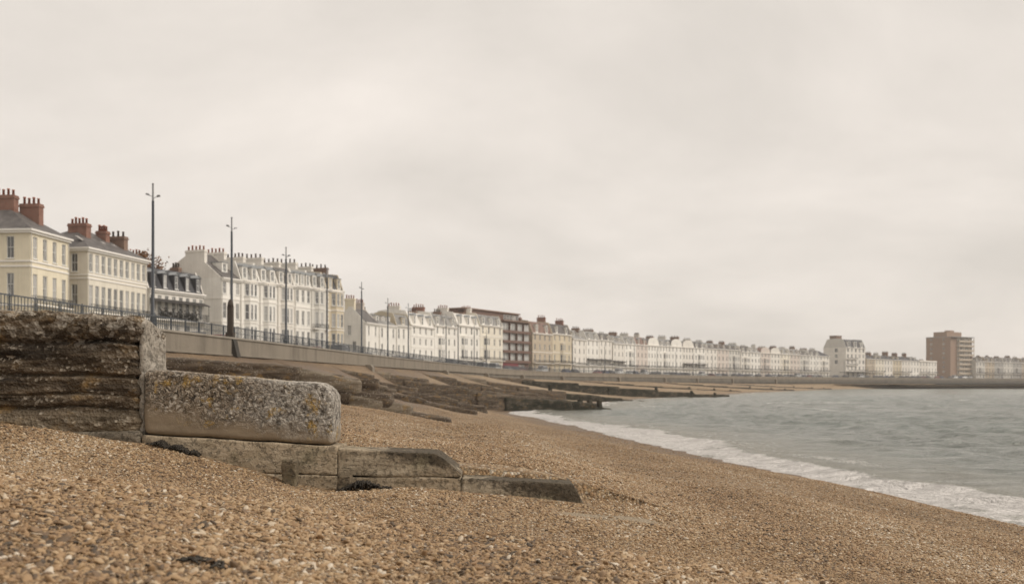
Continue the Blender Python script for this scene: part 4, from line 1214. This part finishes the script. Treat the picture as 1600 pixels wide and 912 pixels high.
for q in range(4):
    a, b = ray_pt(fb[q], FD[q]), ray_pt(fb[q + 1] - .4, FD[q + 1] - .2); D = (FD[q] + FD[q + 1]) / 2
    ev = hz(510 - q * .4, D); n = 4
    house(fl[q], a, b, 11, [0, ev * .27, ev * .53, ev * .77, ev], 4, 'white' if q != 3 else 'ivory', ('mansard', 3.4, 1.7) if q in (0, 2) else ('mansard', 3.1, 1.5), 'white_roof' if q in (0, 2) else 'slate_l', group='houses of the white block', far=True,
          win=(1.0, .6), dorm=3, dormm='white', dormer_style='round' if q in (0, 2) else 'flat', strings=(ev * .53, ev * .77), bays=((4.0, 3.6, .8, 0, 2),) if q != 0 else (),
          balc=((ev * .27, 1.0, dict(rail=.9)),) if q in (2, 3) else (), tall=(1,), chim=((.5, 5, 4.9, dict(mat='brick' if q == 1 else 'white2', pot='pot', ly=3.4, pots=5)), (-.6, 6, 4.6, dict(mat='brick_b', pot='pot_d', ly=2.2))))

# --- red-brown flats with balconies
class LG_:
    @staticmethod
    def choice(l): return random.choice(['glass3', 'glass2', 'glass3'])
LG = LG_()
def flats():
    a, b = ray_pt(787, 311.5), ray_pt(830, 327); L = (b - a).length; rz = math.atan2(b.y - a.y, b.x - a.x)
    root = thing('apartment_block', 'modern red-brown flats with stacked balconies, glass and a dark flat roof', 'building', (a.x, a.y, PROM), rz)
    fz = [0, 3.6, 6.75, 9.9, 13.05, 16.2]; dp = 13
    mb = MB(); mb.box(.02, L - .02, .9, dp, 0, 16.5); mb.build('wall', M['rust'], root, fix=False)
    for k in range(1, 5):
        z = fz[k]
        s = MB(); s.box(0, L, 0, .89, z - .2, z); s.box(.05, L - .05, .02, .12, z, z + .62); s.box(0.02, .12, .12, .88, z, z + .62); s.box(L - .12, L - .02, .12, .88, z, z + .62)
        bo = s.build('balcony', M['rust'], root, fix=False)
        for q in range(5):
            w = (L - .4) / 5; add_window(root, .2 + w * (q + .5), .82, z + .05, w - .12, 2.8, 0, True, LG)
        p = MB()
        for q in range(1, 4): p.box(L * q / 4 - .07, L * q / 4 + .07, .15, .80, z + .001, z + 2.92)
        p.build('pier', M['rust'], root, fix=False)
    t = MB(); t.box(-.1, L + .1, -.15, dp + .2, 16.5, 16.85); t.build('roof', M['brick_b'], root, fix=False)
    p = MB(); p.box(-17, L - 2.0, 3.6, 11, 16.86, 19.3); po = p.build('penthouse', M['rust'], root, fix=False)
    for q in range(5): add_window(po, L - 3.2 - q * 2.0, 3.53, 17.2, 1.6, 1.7, 0, True)
    r = MB(); r.box(-17.5, L - 1.5, 3.1, 11.5, 19.3, 19.65); r.build('penthouse_roof', M['brick_b'], root, fix=False)
    s = MB(); s.box(-17, -.2, 4, 12, 0, 16.84); s.build('rear_wing', M['brick_b'], root, fix=False)
    g = MB(); g.box(.1, L * .55, .3, .89, 0, 3.3); g.build('shop_front', M['crimson'], root, fix=False)
    for q in range(2): add_window(root, L * .55 + 1.6 + q * 2.2, .82, .5, 1.7, 2.3, 0, True)
flats()

AW = dict(rail=1.0)
def far_house(label, px0, px1, yev, wall, roof, roofm, cols=3, group=None, nf=4, dorm=2, bal=True, bay=False, chm='brick_b', pot='pot_d', D=None, ds='flat', chh=1.9, canopy=None, depth=10, **kw):
    D0, D1 = D or (front_D(px0), front_D(px1))
    a, b = ray_pt(px0, D0), ray_pt(px1, D1); L = (b - a).length; ev = hz(yev, (D0 + D1) / 2)
    zs = [ev * f for f in ((0, .27, .54, .78, 1) if nf == 4 else (0, .3, .66, 1) if nf == 3 else (0, .2, .4, .6, .8, 1))]
    bl = ((zs[1], 1.1, dict(rail=1.0, canopy=canopy)),) if bal else ()
    rr = random.Random(int(px0 * 7)); hh = chh * rr.uniform(.35, 1.0)
    kw.setdefault('chim', ((.45, depth * rr.uniform(.4, .6), roof[1] + hh, dict(mat=rr.choice([chm, chm, 'white3', 'brick_b']), pot=pot, ly=rr.uniform(2.2, 4.4), lx=rr.uniform(.8, 1.2), pots=rr.choice([3, 4, 6]), ph=rr.uniform(.5, .8))),))
    return house(label, a, b, depth, zs, cols, wall, roof, roofm, group=group, far=True, win=(1.05, .6), dorm=dorm, bays=((L * .5, min(3.8, L * .6), .9, 1, nf - 2),) if bay else (),
                 balc=bl, tall=(1,), strings=(zs[2],), dormer_style=ds, **kw)
far_house('tan house with a red-brown tiled mansard, right of the red-brown flats', 832, 862.5, 521, 'tan', ('mansard', 3.8, 1.8), 'tile', 4, chm='brick', pot='pot', dormm='white2')
far_house('dull yellow bay house with dormered roof and two brick stacks, by the tan house', 863, 893, 522, 'yellow', ('mansard', 3.4, 1.6), 'slate', 4, bay=True, chm='brick', pot='pot', dormm='white2',
          chim=((.6, 4.5, 5.6, dict(mat='brick', pot='pot', ly=3.0)), (-.7, 4.5, 5.4, dict(mat='brick', pot='pot', ly=3.0))))
pl = [('off-white house with end gable just beyond the dull yellow bay house', 895, 916, 'white2', ('gable', 3.6), 'slate_l'), ('white mansard house, middle of the three right of the dull yellow bay house', 916.5, 936, 'white', ('mansard', 3.0, 1.5), 'slate_l'),
      ('off-white slate mansard house, last before the long middle terrace', 936.5, 956, 'white2', ('mansard', 2.6, 1.5), 'slate')]
for q, (lb, x0, x1, wm, rf, rm) in enumerate(pl):
    far_house(lb, x0, x1, 530 + q * .7, wm, rf, rm, 3, 'white houses right of the tan pair', dorm=2, canopy=2.6 if q else None)
OR = ['first', 'second', 'third', 'fourth', 'fifth', 'sixth', 'seventh', 'eighth', 'ninth', 'tenth', 'eleventh', 'twelfth']
rg_ = random.Random(41)
# --- long middle terrace
n = 11; xs = np.linspace(958, 1157, n + 1)
st = [('white2', ('gable', 3.2), 'slate_l'), ('white', ('mansard', 3.0, 1.5), 'slate_l'), ('pink', ('mansard', 3.0, 1.5), 'tile'), ('white', ('dutch', 3.4), 'slate'), ('white', ('mansard', 2.8, 1.5), 'slate_l'), ('white', ('dutch', 3.5), 'slate'),
      ('white2', ('dutch', 3.3), 'slate_l'), ('white', ('mansard', 2.9, 1.5), 'slate'), ('white2', ('gable', 2.8), 'slate'), ('pink', ('gable', 2.8), 'slate'), ('white3', ('gable', 2.8), 'slate')]
ad = {'white': 'white', 'white2': 'off-white', 'pink': 'faintly pink', 'white3': 'greyish white', 'ivory': 'ivory', 'grey': 'grey', 'tan': 'tan', 'yellow': 'dull yellow'}
rd = {'gable': 'pitched slate roof', 'mansard': 'dormered mansard', 'dutch': 'curved front gable', 'flat': 'flat parapet', 'hip': 'dark hipped roof'}
for q in range(n):
    wm, rf, rm = st[q]
    far_house('%s house with %s, %s from the left in the long middle terrace' % (ad[wm], rd[rf[0]], OR[q]), xs[q], xs[q + 1] - .3, 536.5 + q * 1.0, wm, rf, rm, rg_.choice([3, 3, 4]),
              'houses of the long middle terrace', dorm=0 if rf[0] == 'dutch' else 2, bay=q % 3 == 1, ds=rg_.choice(['flat', 'gable', 'round']), chm='brick_b' if q > 5 else 'white3', canopy=2.5 if q in (0, 6, 7) else None)
n = 9; xs = np.linspace(1158, 1296, n + 1)
st2 = [('white2', ('mansard', 2.8, 1.5), 'slate'), ('white', ('gable', 2.8), 'slate_l'), ('pink', ('dutch', 3.0), 'tile'), ('white2', ('dutch', 3.0), 'slate'), ('ivory', ('mansard', 2.8, 1.5), 'slate_l'), ('pink', ('mansard', 2.8, 1.5), 'slate_l'),
       ('white3', ('gable', 2.6), 'slate'), ('white', ('mansard', 2.8, 1.5), 'slate'), ('white2', ('hip', 3.4), 'slate_d')]
for q in range(n):
    wm, rf, rm = st2[q]
    far_house('%s house with %s, %s before the grey white corner block' % (ad[wm], rd[rf[0]], OR[n - 1 - q]), xs[q], xs[q + 1] - .25, 549.5 + q * .85, wm, rf, rm, 3,
              'houses of the far white row', dorm=0 if rf[0] in ('dutch', 'hip') else 2, bay=q % 2 == 0, chm='white3' if q < 4 else 'brick_b')
# --- grey white corner block
D0, D1 = front_D(1322), front_D(1352)
a, b = ray_pt(1322, D0), ray_pt(1352, D1); L = (b - a).length; ev = hz(543, (D0 + D1) / 2)
cb = house('grey white corner block taller than its row, dark mansard and brown roof box', a, b, 15, [ev * f for f in (0, .22, .42, .62, .81, 1)], [4, 5, 5, 5, 5], 'white2', ('mansard', hz(530, D0) - ev, 2.4), 'slate_d', far=True, cat='building', name='corner_block',
           win=(2.0, .62), dorm=3, dormw=2.6, dormm='trim', strings=(ev * .42, ev * .62, ev * .81), ground='', balc=((ev * .22, 1.6, dict(rail=1.0)), (ev * .42, 1.0, dict(rail=.9, x=(.3, L * .55))), (ev * .62, 1.0, dict(rail=.9, x=(.3, L * .55)))), sidewin=((4, 1, 4, 9), (3, 1, 4, 9), (2, 1, 4, 9)), sidem='white3', chim=())
mb = MB(); zt = hz(524, D0); mb.box(2, 8, 7.5, 12, hz(530, D0) + .3, zt); mb.box(1.8, 8.2, 7.3, 12.2, zt, zt + .35); mb.build('roof_box', M['brick_b'], cb, fix=False)
mb = MB(); mb.box(-7.5, L + .5, -3.0, -.01, ev * .17, ev * .17 + .35)
for q in range(7): mb.box(-7 + (L + 7) * q / 6, -6.8 + (L + 7) * q / 6, -2.8, -2.6, 0, ev * .17 - .002)
mb.build('canopy', M['awning'], cb, fix=False)
# --- lower row before the brick tower
n = 8; xs = np.linspace(1354, 1464, n + 1)
for q in range(n):
    wm = ['tan', 'ivory', 'white2', 'yellow', 'white2', 'white', 'white2', 'white'][q]
    far_house('low %s house, %s after the grey white corner block, before the brick tower' % (ad[wm], OR[q]), xs[q], xs[q + 1] - .2, 560.3 + q * .65, wm, ('gable', 2.6) if q < 6 else ('flat', .5), 'slate_d', 3, 'houses of the low row',
              nf=3, dorm=2 if q % 2 else 0, chm='brick_b', chh=2.6 if q < 6 else 1.5, bal=q % 3 != 2)
# --- brick tower block
def tower():
    D0, D1 = front_D(1489, 34), front_D(1522, 34)
    a, b = ray_pt(1489, D0), ray_pt(1522, D1); L = (b - a).length; rz = math.atan2(b.y - a.y, b.x - a.x)
    root = thing('tower_block', 'brown brick tower block with pale balconies, tallest building on the bay', 'building', (a.x, a.y, PROM), rz)
    H = hz(526, D0); nf = 9; fh = H / nf; dp = 20
    holes = [(u - .8, u + .8, fh * k + 1.0, fh * k + 2.3) for k in range(1, nf) for u in (4.0, 13.2)]
    mb = MB()
    facade(mb, (0, dp), (0, 1.8), 0, H, holes); facade(mb, (0, 1.8), (L, 1.8), 0, H, []); facade(mb, (L, 1.8), (L, dp), 0, H, []); facade(mb, (L, dp), (0, dp), 0, H, [])
    mb.build('wall', [M['tower_brick']], root)
    for h in holes: win_at(root, (0, dp), (0, 1.8), h, True, random.Random(int(h[2] * 10)))
    fc = MB(); fc.box(L * .30, L - .05, 1.5, 1.79, .05, H - .05); fc.build('facing_panel', M['tower_face'], root, fix=False)
    for k in range(nf):
        z = fh * k
        for q in range(6):
            w = L * .7 / 6; add_window(root, L * .30 + w * (q + .5), 1.43, z + .35, w * .8, fh * .62, 0, True, random.Random(k * 7 + q))
        if k:
            s = MB(); s.box(L * .30, L + .6, 0, 1.49, z - .2, z)
            s.box(L * .30, L + .55, .02, .12, z, z + 1.0); s.box(L + .45, L + .55, .12, 1.48, z, z + 1.0)
            s.build('balcony', M['tower_face'], root, fix=False)
    p = MB()
    for q in range(4):
        x = L * .30 + (L * .7 + .3) * q / 3
        for k in range(nf):
            p.box(x - .15, x + .15, .13, .45, fh * k + (.002 if k else 0), fh * (k + 1) - .202)
    p.build('balcony_posts', M['tower_face'], root, fix=False)
    t = MB(); t.box(-.2, L + .7, -.1, dp + .2, H, H + .35); t.build('roof', M['lead'], root, fix=False)
    t = MB(); hp = hz(517.5, D0) - H; t.box(1.0, L * .72, 5, dp - 5, H + .35, H + hp); t.box(L * .3, L * .5, 7, 11, H + hp, H + hp + 1.2); t.build('plant_room', M['tower_brick'], root, fix=False)
tower()
n = 9; xs = np.linspace(1525, 1655, n + 1)
for q in range(n):
    wm = ['white3', 'tan', 'grey', 'white3', 'grey', 'tan', 'white3', 'grey', 'white3'][q]
    far_house('%s house in the hazy last row, %s right of the brick tower' % (ad[wm], OR[q]), xs[q], xs[q + 1] - .2, 564.5 + q * .45, wm, ('mansard', 3.0, 1.5) if q % 2 else ('gable', 3.0), 'slate', 3, 'houses of the last row', nf=3, dorm=2, bay=q % 2 == 0, chh=1.8)
# ------------------------------------------------------------------ lamp posts along the railing
def inland(y, off):
    """point off metres inland of the wall line at station y, with the heading of the wall there"""
    x = float(WX(y)); d = float(WX(y + .5)) - float(WX(y - .5)); t = Vector((d, 1)).normalized()
    return Vector((x - t.y * off, y + t.x * off)), math.atan2(t.y, t.x)
def make_lamp():
    H = 9.1
    root = thing('street_lamp', '', 'lamp post', (0, 0, 0), 0, 'tall lamp posts along the promenade railing')
    m = MB(); m.tube([(0, 0, 0), (0, 0, 1.25), (0, 0, 1.3), (0, 0, H - 1.1)], [.15, .145, .10, .075], 12); m.build('pole', M['iron_b'], root, True)
    m = MB(); m.tube([(0, 0, H - 1.1), (0, 0, H - 1.08), (0, 0, H - .1)], [.088, .062, .05], 10); m.build('mast_top', M['lampgrey'], root, True)
    m = MB(); m.tube([(0, 0, H - .1), (0, 0, H - .06), (0, 0, H)], [.075, .06, .01], 8); m.build('finial', M['lampgrey'], root, True)
    m = MB(); m.box(-.24, .24, -.24, .24, -.02, .06); m.box(-.12, .12, -.195, -.165, .35, .95); m.build('base_plate', M['iron_b'], root, fix=False)
    for s, dz in ((-1, .0), (1, -.10)):
        a = MB(); z = H - .78 + dz
        a.tube([(0, 0, z - .06), (s * .14, 0, z - .01), (s * .26, 0, z + .04)], .018, 6); ao = a.build('lamp_arm', M['lampgrey'], root, True)
        h = MB()
        h.v = [(s*.22, -.06, z + .0), (s*.22, .06, z + .0), (s*.43, .10, z + .06), (s*.43, -.10, z + .06), (s*.24, -.04, z + .12), (s*.24, .04, z + .12), (s*.40, .07, z + .15), (s*.40, -.07, z + .15)]
        h.f = [(0,1,2,3),(4,5,6,7),(0,1,5,4),(1,2,6,5),(2,3,7,6),(3,0,4,7)]; h.m = [0] * 6
        ho = h.build('lamp_head', M['lampgrey'], ao)
    return root
L0 = make_lamp()
LAMPS = [(239, 285, 'tallest looking dark lamp post, in front of the end of the ivory house', 0.0), (362, 338, 'dark lamp post above the dark buttress, before the blank gable end', .9),
         (447, 385, 'dark lamp post in front of the middle of the high white terrace', -.5), (511, 417, 'dark lamp post before the far end of the high white terrace', .5),
         (565, 440, 'dark lamp post before the low house with the rounded gable end', 1.2), (606, 465, 'thin lamp post in front of the hipped grey roof with small dormers', .2),
         (638, 473, 'thin lamp post where the yellowish attic meets the broad white block', .4), (697, 490, 'lamp post before the broad white block, left of a close pair', .1), (716, 498, 'lamp post before the broad white block, right of a close pair', .3),
         (741, 508, 'thin lamp post standing before the right part of the broad white block', .2), (760, 515, 'thin lamp post just left of the house with a balcony beside the flats', .6)]
def lamp_pos(px, ytop):
    D = 12.1 * F / (HOR - ytop)
    return ray_pt(px, D)
used = 0
for px, yt, lb, yaw in LAMPS:
    p = lamp_pos(px, yt)
    # keep it on the promenade: slide along the sight line until it stands 1.2 .. 5 m behind the wall edge
    best = None
    for D in np.arange(50, 330, .5):
        q = ray_pt(px, D); ds = float(np.min(np.hypot(_wp[:, 0] - q.x, _wp[:, 1] - q.y)))
        if q.x < float(WX(q.y)) and 1.9 <= ds <= 6.5:
            e = abs(D - p.y)
            if best is None or e < best[0]: best = (e, q)
    q = best[1] if best else p
    o = L0 if used == 0 else copy_tree(L0)
    used += 1
    o['label'] = lb; o.location = (q.x, q.y, PROM - .02); o.rotation_euler = (0, 0, yaw)
    s = (HOR - yt) / F * q.y - (PROM - EYE); s = min(1.15, max(.85, s / 9.1)); o.scale = (1, 1, s)
y = 290.0
while y < 560:
    q, a = inland(y, 2.6)
    o = copy_tree(L0); o['label'] = 'slender distant lamp post on the far promenade in front of the white terraces'
    o['group'] = 'distant lamp posts on the far promenade'
    o.location = (q.x, q.y, PROM - .02); o.rotation_euler = (0, 0, a)
    y += 22

# ------------------------------------------------------------------ promenade railing
rail = thing('promenade_railing', 'long dark blue grey iron railing following the top of the sea wall', 'railing', (float(WX(60)), 60, PROM))
def rail_line(name, off, z, r, mat):
    pts = wall_path(-30, 700, 2.0); mb = MB(); n = len(pts); l = rail.location
    for p, q in pts:
        c = Vector((p[0] - q[0] * off - l.x, p[1] - q[1] * off - l.y)); nn = Vector(q)
        for a, b in ((-r, -r), (r, -r), (r, r), (-r, r)):
            mb.v.append((c.x + nn.x * a, c.y + nn.y * a, z + b))
    for i in range(n - 1):
        for j in range(4):
            k = (j + 1) % 4; mb.f.append((i*4 + j, i*4 + k, (i+1)*4 + k, (i+1)*4 + j))
    mb.m = [0] * len(mb.f)
    return mb.build(name, M[mat], rail, fix=False)
RO = 1.5
rail_line('handrail', RO, .90, .03, 'rail'); rail_line('middle_rail', RO, .50, .018, 'rail'); rail_line('bottom_rail', RO, .14, .018, 'rail')
# bars between the rails are the railing's own pattern; posts every two metres
def bars():
    pts = wall_path(20, 600, .25); mb = MB(); l = rail.location
    for k, (p, q) in enumerate(pts):
        c = Vector((p[0] - q[0] * RO - l.x, p[1] - q[1] * RO - l.y)); r = .014
        mb.box(c.x - r, c.x + r, c.y - r, c.y + r, .15, .88, skip='bt')
    o = mb.build('infill_bars', M['rail'], rail, fix=False); o['kind'] = 'stuff'
bars()
pm = MB(); pm.box(-.026, .026, -.026, .026, -.02, .93); pm.tube([(0, 0, .93), (0, 0, .96), (0, 0, .99)], [.02, .034, .01], 6); pme = pm.mesh('post', [M['rail']], fix=False)
rest = MB()
for k, (p, q) in enumerate(wall_path(44, 600, 2.0)):
    c = (p[0] - q[0] * RO - rail.location.x, p[1] - q[1] * RO - rail.location.y)
    if k < 100:
        o = link('post', pme, rail); o.location = (c[0], c[1], 0)
    else: rest.box(c[0] - .045, c[0] + .045, c[1] - .045, c[1] + .045, -.02, .97)
ro = rest.build('far_posts', M['rail'], rail, fix=False); ro['kind'] = 'stuff'

# ------------------------------------------------------------------ parked cars
def make_car(mat, label, van=False):
    root = thing('parked_car', label, 'van' if van else 'car', (0, 0, 0), 0, 'cars parked along the seafront road')
    L, Wd = (4.9, 1.95) if van else (4.2, 1.75)
    hb, ht = (1.15, 2.15) if van else (.88, 1.46)
    m = MB()
    m.sweep([(-L/2, .32), (-L/2, .62), (-L/2 + .12, hb - .18), (-L/2 + .9, hb), (L/2 - .35, hb + .02), (L/2, hb - .1), (L/2, .32)], 'y', -Wd/2, Wd/2)
    m.v = [(x, y * (.96 if z > hb - .2 else 1), z) for x, y, z in m.v]
    m.build('body', M[mat], root)
    m = MB(); f = .75 if van else 1.0
    prof = [(-L/2 + f - .05, hb), (-L/2 + f + .62, ht - .06), (-L/2 + f + .95, ht), (L/2 - (.3 if van else .85), ht - .02), (L/2 - (.12 if van else .28), hb + .02)]
    m.sweep(prof, 'y', -Wd/2 + .12, Wd/2 - .12); m.v = [(x, y * (.86 if z > ht - .2 else 1), z) for x, y, z in m.v]
    m.build('cabin', M['glass'], root)
    m = MB(); m.sweep([(prof[1][0] + .1, ht - .035), (prof[2][0], ht + .025), (prof[3][0], ht + .01), (prof[3][0] + .08, ht - .05)], 'y', -Wd/2 + .2, Wd/2 - .2); m.build('car_roof', M[mat], root)
    for sx in (-1, 1):
        for sy in (-1, 1):
            w = MB(); w.tube([(sx * L * .31, sy * (Wd/2 - .2), .32), (sx * L * .31, sy * (Wd/2 + .015), .32)], .32, 14); wo = w.build('wheel', M['rubber'], root)
            w = MB(); w.tube([(sx * L * .31, sy * (Wd/2 + .0), .32), (sx * L * .31, sy * (Wd/2 + .03), .32)], .19, 10); w.build('rim', M['lampgrey'], wo)
    for sy in (-1, 1):
        w = MB(); w.box(-L/2 - .012, -L/2 + .03, sy * .6 - .17, sy * .6 + .17, .62, .74); w.build('headlight', M['lens'], root, fix=False)
        w = MB(); w.box(L/2 - .03, L/2 + .012, sy * .66 - .1, sy * .66 + .1, .62, .76); w.build('tail_light', M['car_red'], root, fix=False)
    return root
CARS = [('car_dark', 'small black car parked along the seafront road behind the railing', False), ('car_silver', 'small silver car parked along the seafront road behind the railing', False),
        ('car_blue', 'small dark blue car parked along the seafront road behind the railing', False), ('car_white', 'white van parked along the seafront road behind the railing', True),
        ('car_red', 'small dark red car parked along the seafront road behind the railing', False)]
protos = [make_car(*c) for c in CARS]; seen = [False] * 5
rc = random.Random(3); y = 84.0
while y < 640:
    k = rc.choices(range(5), (46, 14, 18, 8, 8))[0]
    q, a = inland(y, 10.6)
    o = copy_tree(protos[k]) if seen[k] else protos[k]; seen[k] = True
    o.location = (q.x, q.y, PROM - .106); o.rotation_euler = (0, 0, a + math.pi * rc.randint(0, 1))
    d = float(WX(y + .5)) - float(WX(y - .5))
    y += rc.choice([5.6, 5.8, 6.2, 7, 11, 17]) / math.hypot(1, d)

# ------------------------------------------------------------------ trees and weed
M['weed'] = plain('dark_seaweed', (.028, .022, .015), .6, .35, .4, 12)
def tree(label, loc, h, rad, leafm, nleaf, seed, trunk_h, col=False, ls=.35):
    r = random.Random(seed); root = thing('tree', label, 'tree', loc)
    t = MB(); tips = []
    t.tube([(0, 0, -.3), (.1, .05, trunk_h * .5), (-.05, .1, trunk_h), (0, 0, h * .85)], [.28, .22, .17, .03], 8)
    for k in range(16):
        z = trunk_h + (h * .8 - trunk_h) * r.random(); a = r.uniform(0, 6.28); l = rad * r.uniform(.6, 1.0) * (1 - .5 * (z - trunk_h) / h)
        p1 = Vector((math.cos(a) * l * .5, math.sin(a) * l * .5, z + l * .35)); p2 = Vector((math.cos(a) * l, math.sin(a) * l, z + l * .8))
        t.tube([(0, 0, z), p1, p2], [.09, .055, .02], 6); tips += [p1, p2, (p1 + p2) / 2]
    t.build('trunk', M['bark'], root, True)
    c = MB()
    cl = [(p + Vector((r.gauss(0, .4), r.gauss(0, .4), r.gauss(0, .4))), r.uniform(.45, 1.0)) for p in tips for _ in range(2)]
    for k in range(nleaf):
        if col:
            z = r.uniform(.05, 1); a = r.uniform(0, 6.28); rr = rad * (1 - z ** 2.2) ** .5 * (.75 + .25 * math.sin(z * 30 + a * 2)) * r.random() ** .4
            p = Vector((math.cos(a) * rr, math.sin(a) * rr, z * h))
        else:
            q, s = r.choice(cl); p = q + Vector((r.gauss(0, 1), r.gauss(0, 1), r.gauss(0, .8))) * s * .75
        n = Vector((r.gauss(0, 1), r.gauss(0, 1), r.gauss(0, 1))).normalized(); u = n.orthogonal().normalized() * ls * r.uniform(.5, 1); v = n.cross(u)
        c.face([p - u, p - v * .6, p + u, p + v * .6])
    c.build('crown', M[leafm], root, fix=False)
    return root
p = ray_pt(221, 170)
tree('brown autumn tree crown rising behind the right end of the ivory house', (p.x, p.y, PROM - .1), 20.2, 4.0, 'autumn', 5200, 4, 9, ls=.30)
M['pillar'] = plain('sooty_brown_stone', (.062, .050, .040), .85, .2, .35, 3)
q, a = inland(66.0, -.0)
pil = thing('stone_pillar', 'dark brown stone pillar with rounded top on the sea wall beside the second lamp post', 'pillar', (q.x, q.y, PROM + .02), a)
pil['kind'] = 'thing'
m = MB(); m.box(-.25, .25, .0, .5, 0, .32); m.build('plinth', M['pillar'], pil, fix=False)
m = MB(); m.prism([(-.16, .08), (.16, .08), (.18, .25), (.16, .42), (-.16, .42), (-.18, .25)], .32, 2.05); m.build('shaft', M['pillar'], pil, fix=False)
m = MB(); m.tube([(0, .25, 2.05), (0, .25, 2.15), (0, .25, 2.32), (0, .25, 2.46), (0, .25, 2.54)], [.20, .195, .175, .11, .02], 12); m.build('rounded_top', M['pillar'], pil, True)

def weed(label, x, y, n, sx, sy, seed, h=.05):
    r = random.Random(seed); z0 = float(beach_z(x, y)); m = MB()
    for k in range(n):
        p = Vector((r.gauss(0, sx), r.gauss(0, sy), 0)); a = r.uniform(0, 6.28); pts = []
        for q in range(5):
            base = float(beach_z(x + p.x, y + p.y)) - z0 + .015
            pts.append((p.x, p.y, base + h * math.exp(-(p.x / (1.6 * sx)) ** 2) * r.uniform(.05, 1)))
            a += r.gauss(0, .8); l = r.uniform(.012, .035); p = p + Vector((math.cos(a) * l, math.sin(a) * l, 0))
        m.tube(pts, [.004, .008, .010, .007, .002], 5)
    o = m.build('seaweed', M['weed'], None, True, fix=False); o.location = (x, y, z0)
    return tag(o, label, 'seaweed', 'seaweed clumps on the shingle')
weed('dark seaweed clump against the groyne footing, nearest the dark layered wall', -4.10, 11.62, 90, .05, .03, 1, .065)
weed('dark seaweed clump at the groyne footing, middle of three left of the stump', -3.89, 11.60, 110, .065, .03, 2, .06)
weed('smallest dark seaweed tuft at the groyne footing under the shell block', -3.70, 11.58, 36, .028, .025, 3, .06)
weed('largest black seaweed heap beside the short post under the groyne joint', -1.74, 11.50, 260, .12, .05, 4, .10)
weed('black seaweed scrap on the pebbles at the bottom edge, left piece', -1.83, 5.72, 13, .022, .016, 5, .02)
weed('black seaweed scrap on the pebbles at the bottom edge, right piece', -1.66, 5.66, 8, .014, .014, 6, .02)

# ------------------------------------------------------------------ sea air
hz_m = bpy.data.materials.new('sea_haze'); hz_m.use_nodes = True
hn = hz_m.node_tree.nodes; hn.clear()
ho = hn.new('ShaderNodeOutputMaterial'); hv = hn.new('ShaderNodeVolumePrincipled')
hv.inputs['Color'].default_value = (.985, .94, .895, 1); hv.inputs['Density'].default_value = 0.00026; hv.inputs['Anisotropy'].default_value = 0.2
hz_m.node_tree.links.new(hv.outputs[0], ho.inputs['Volume'])
hb = MB(); hb.box(-7000, 7600, -800, 7600, -12, 40)
tag(hb.build('haze', hz_m), 'pale warm sea haze softening the far end of the bay', 'haze', kind='stuff')
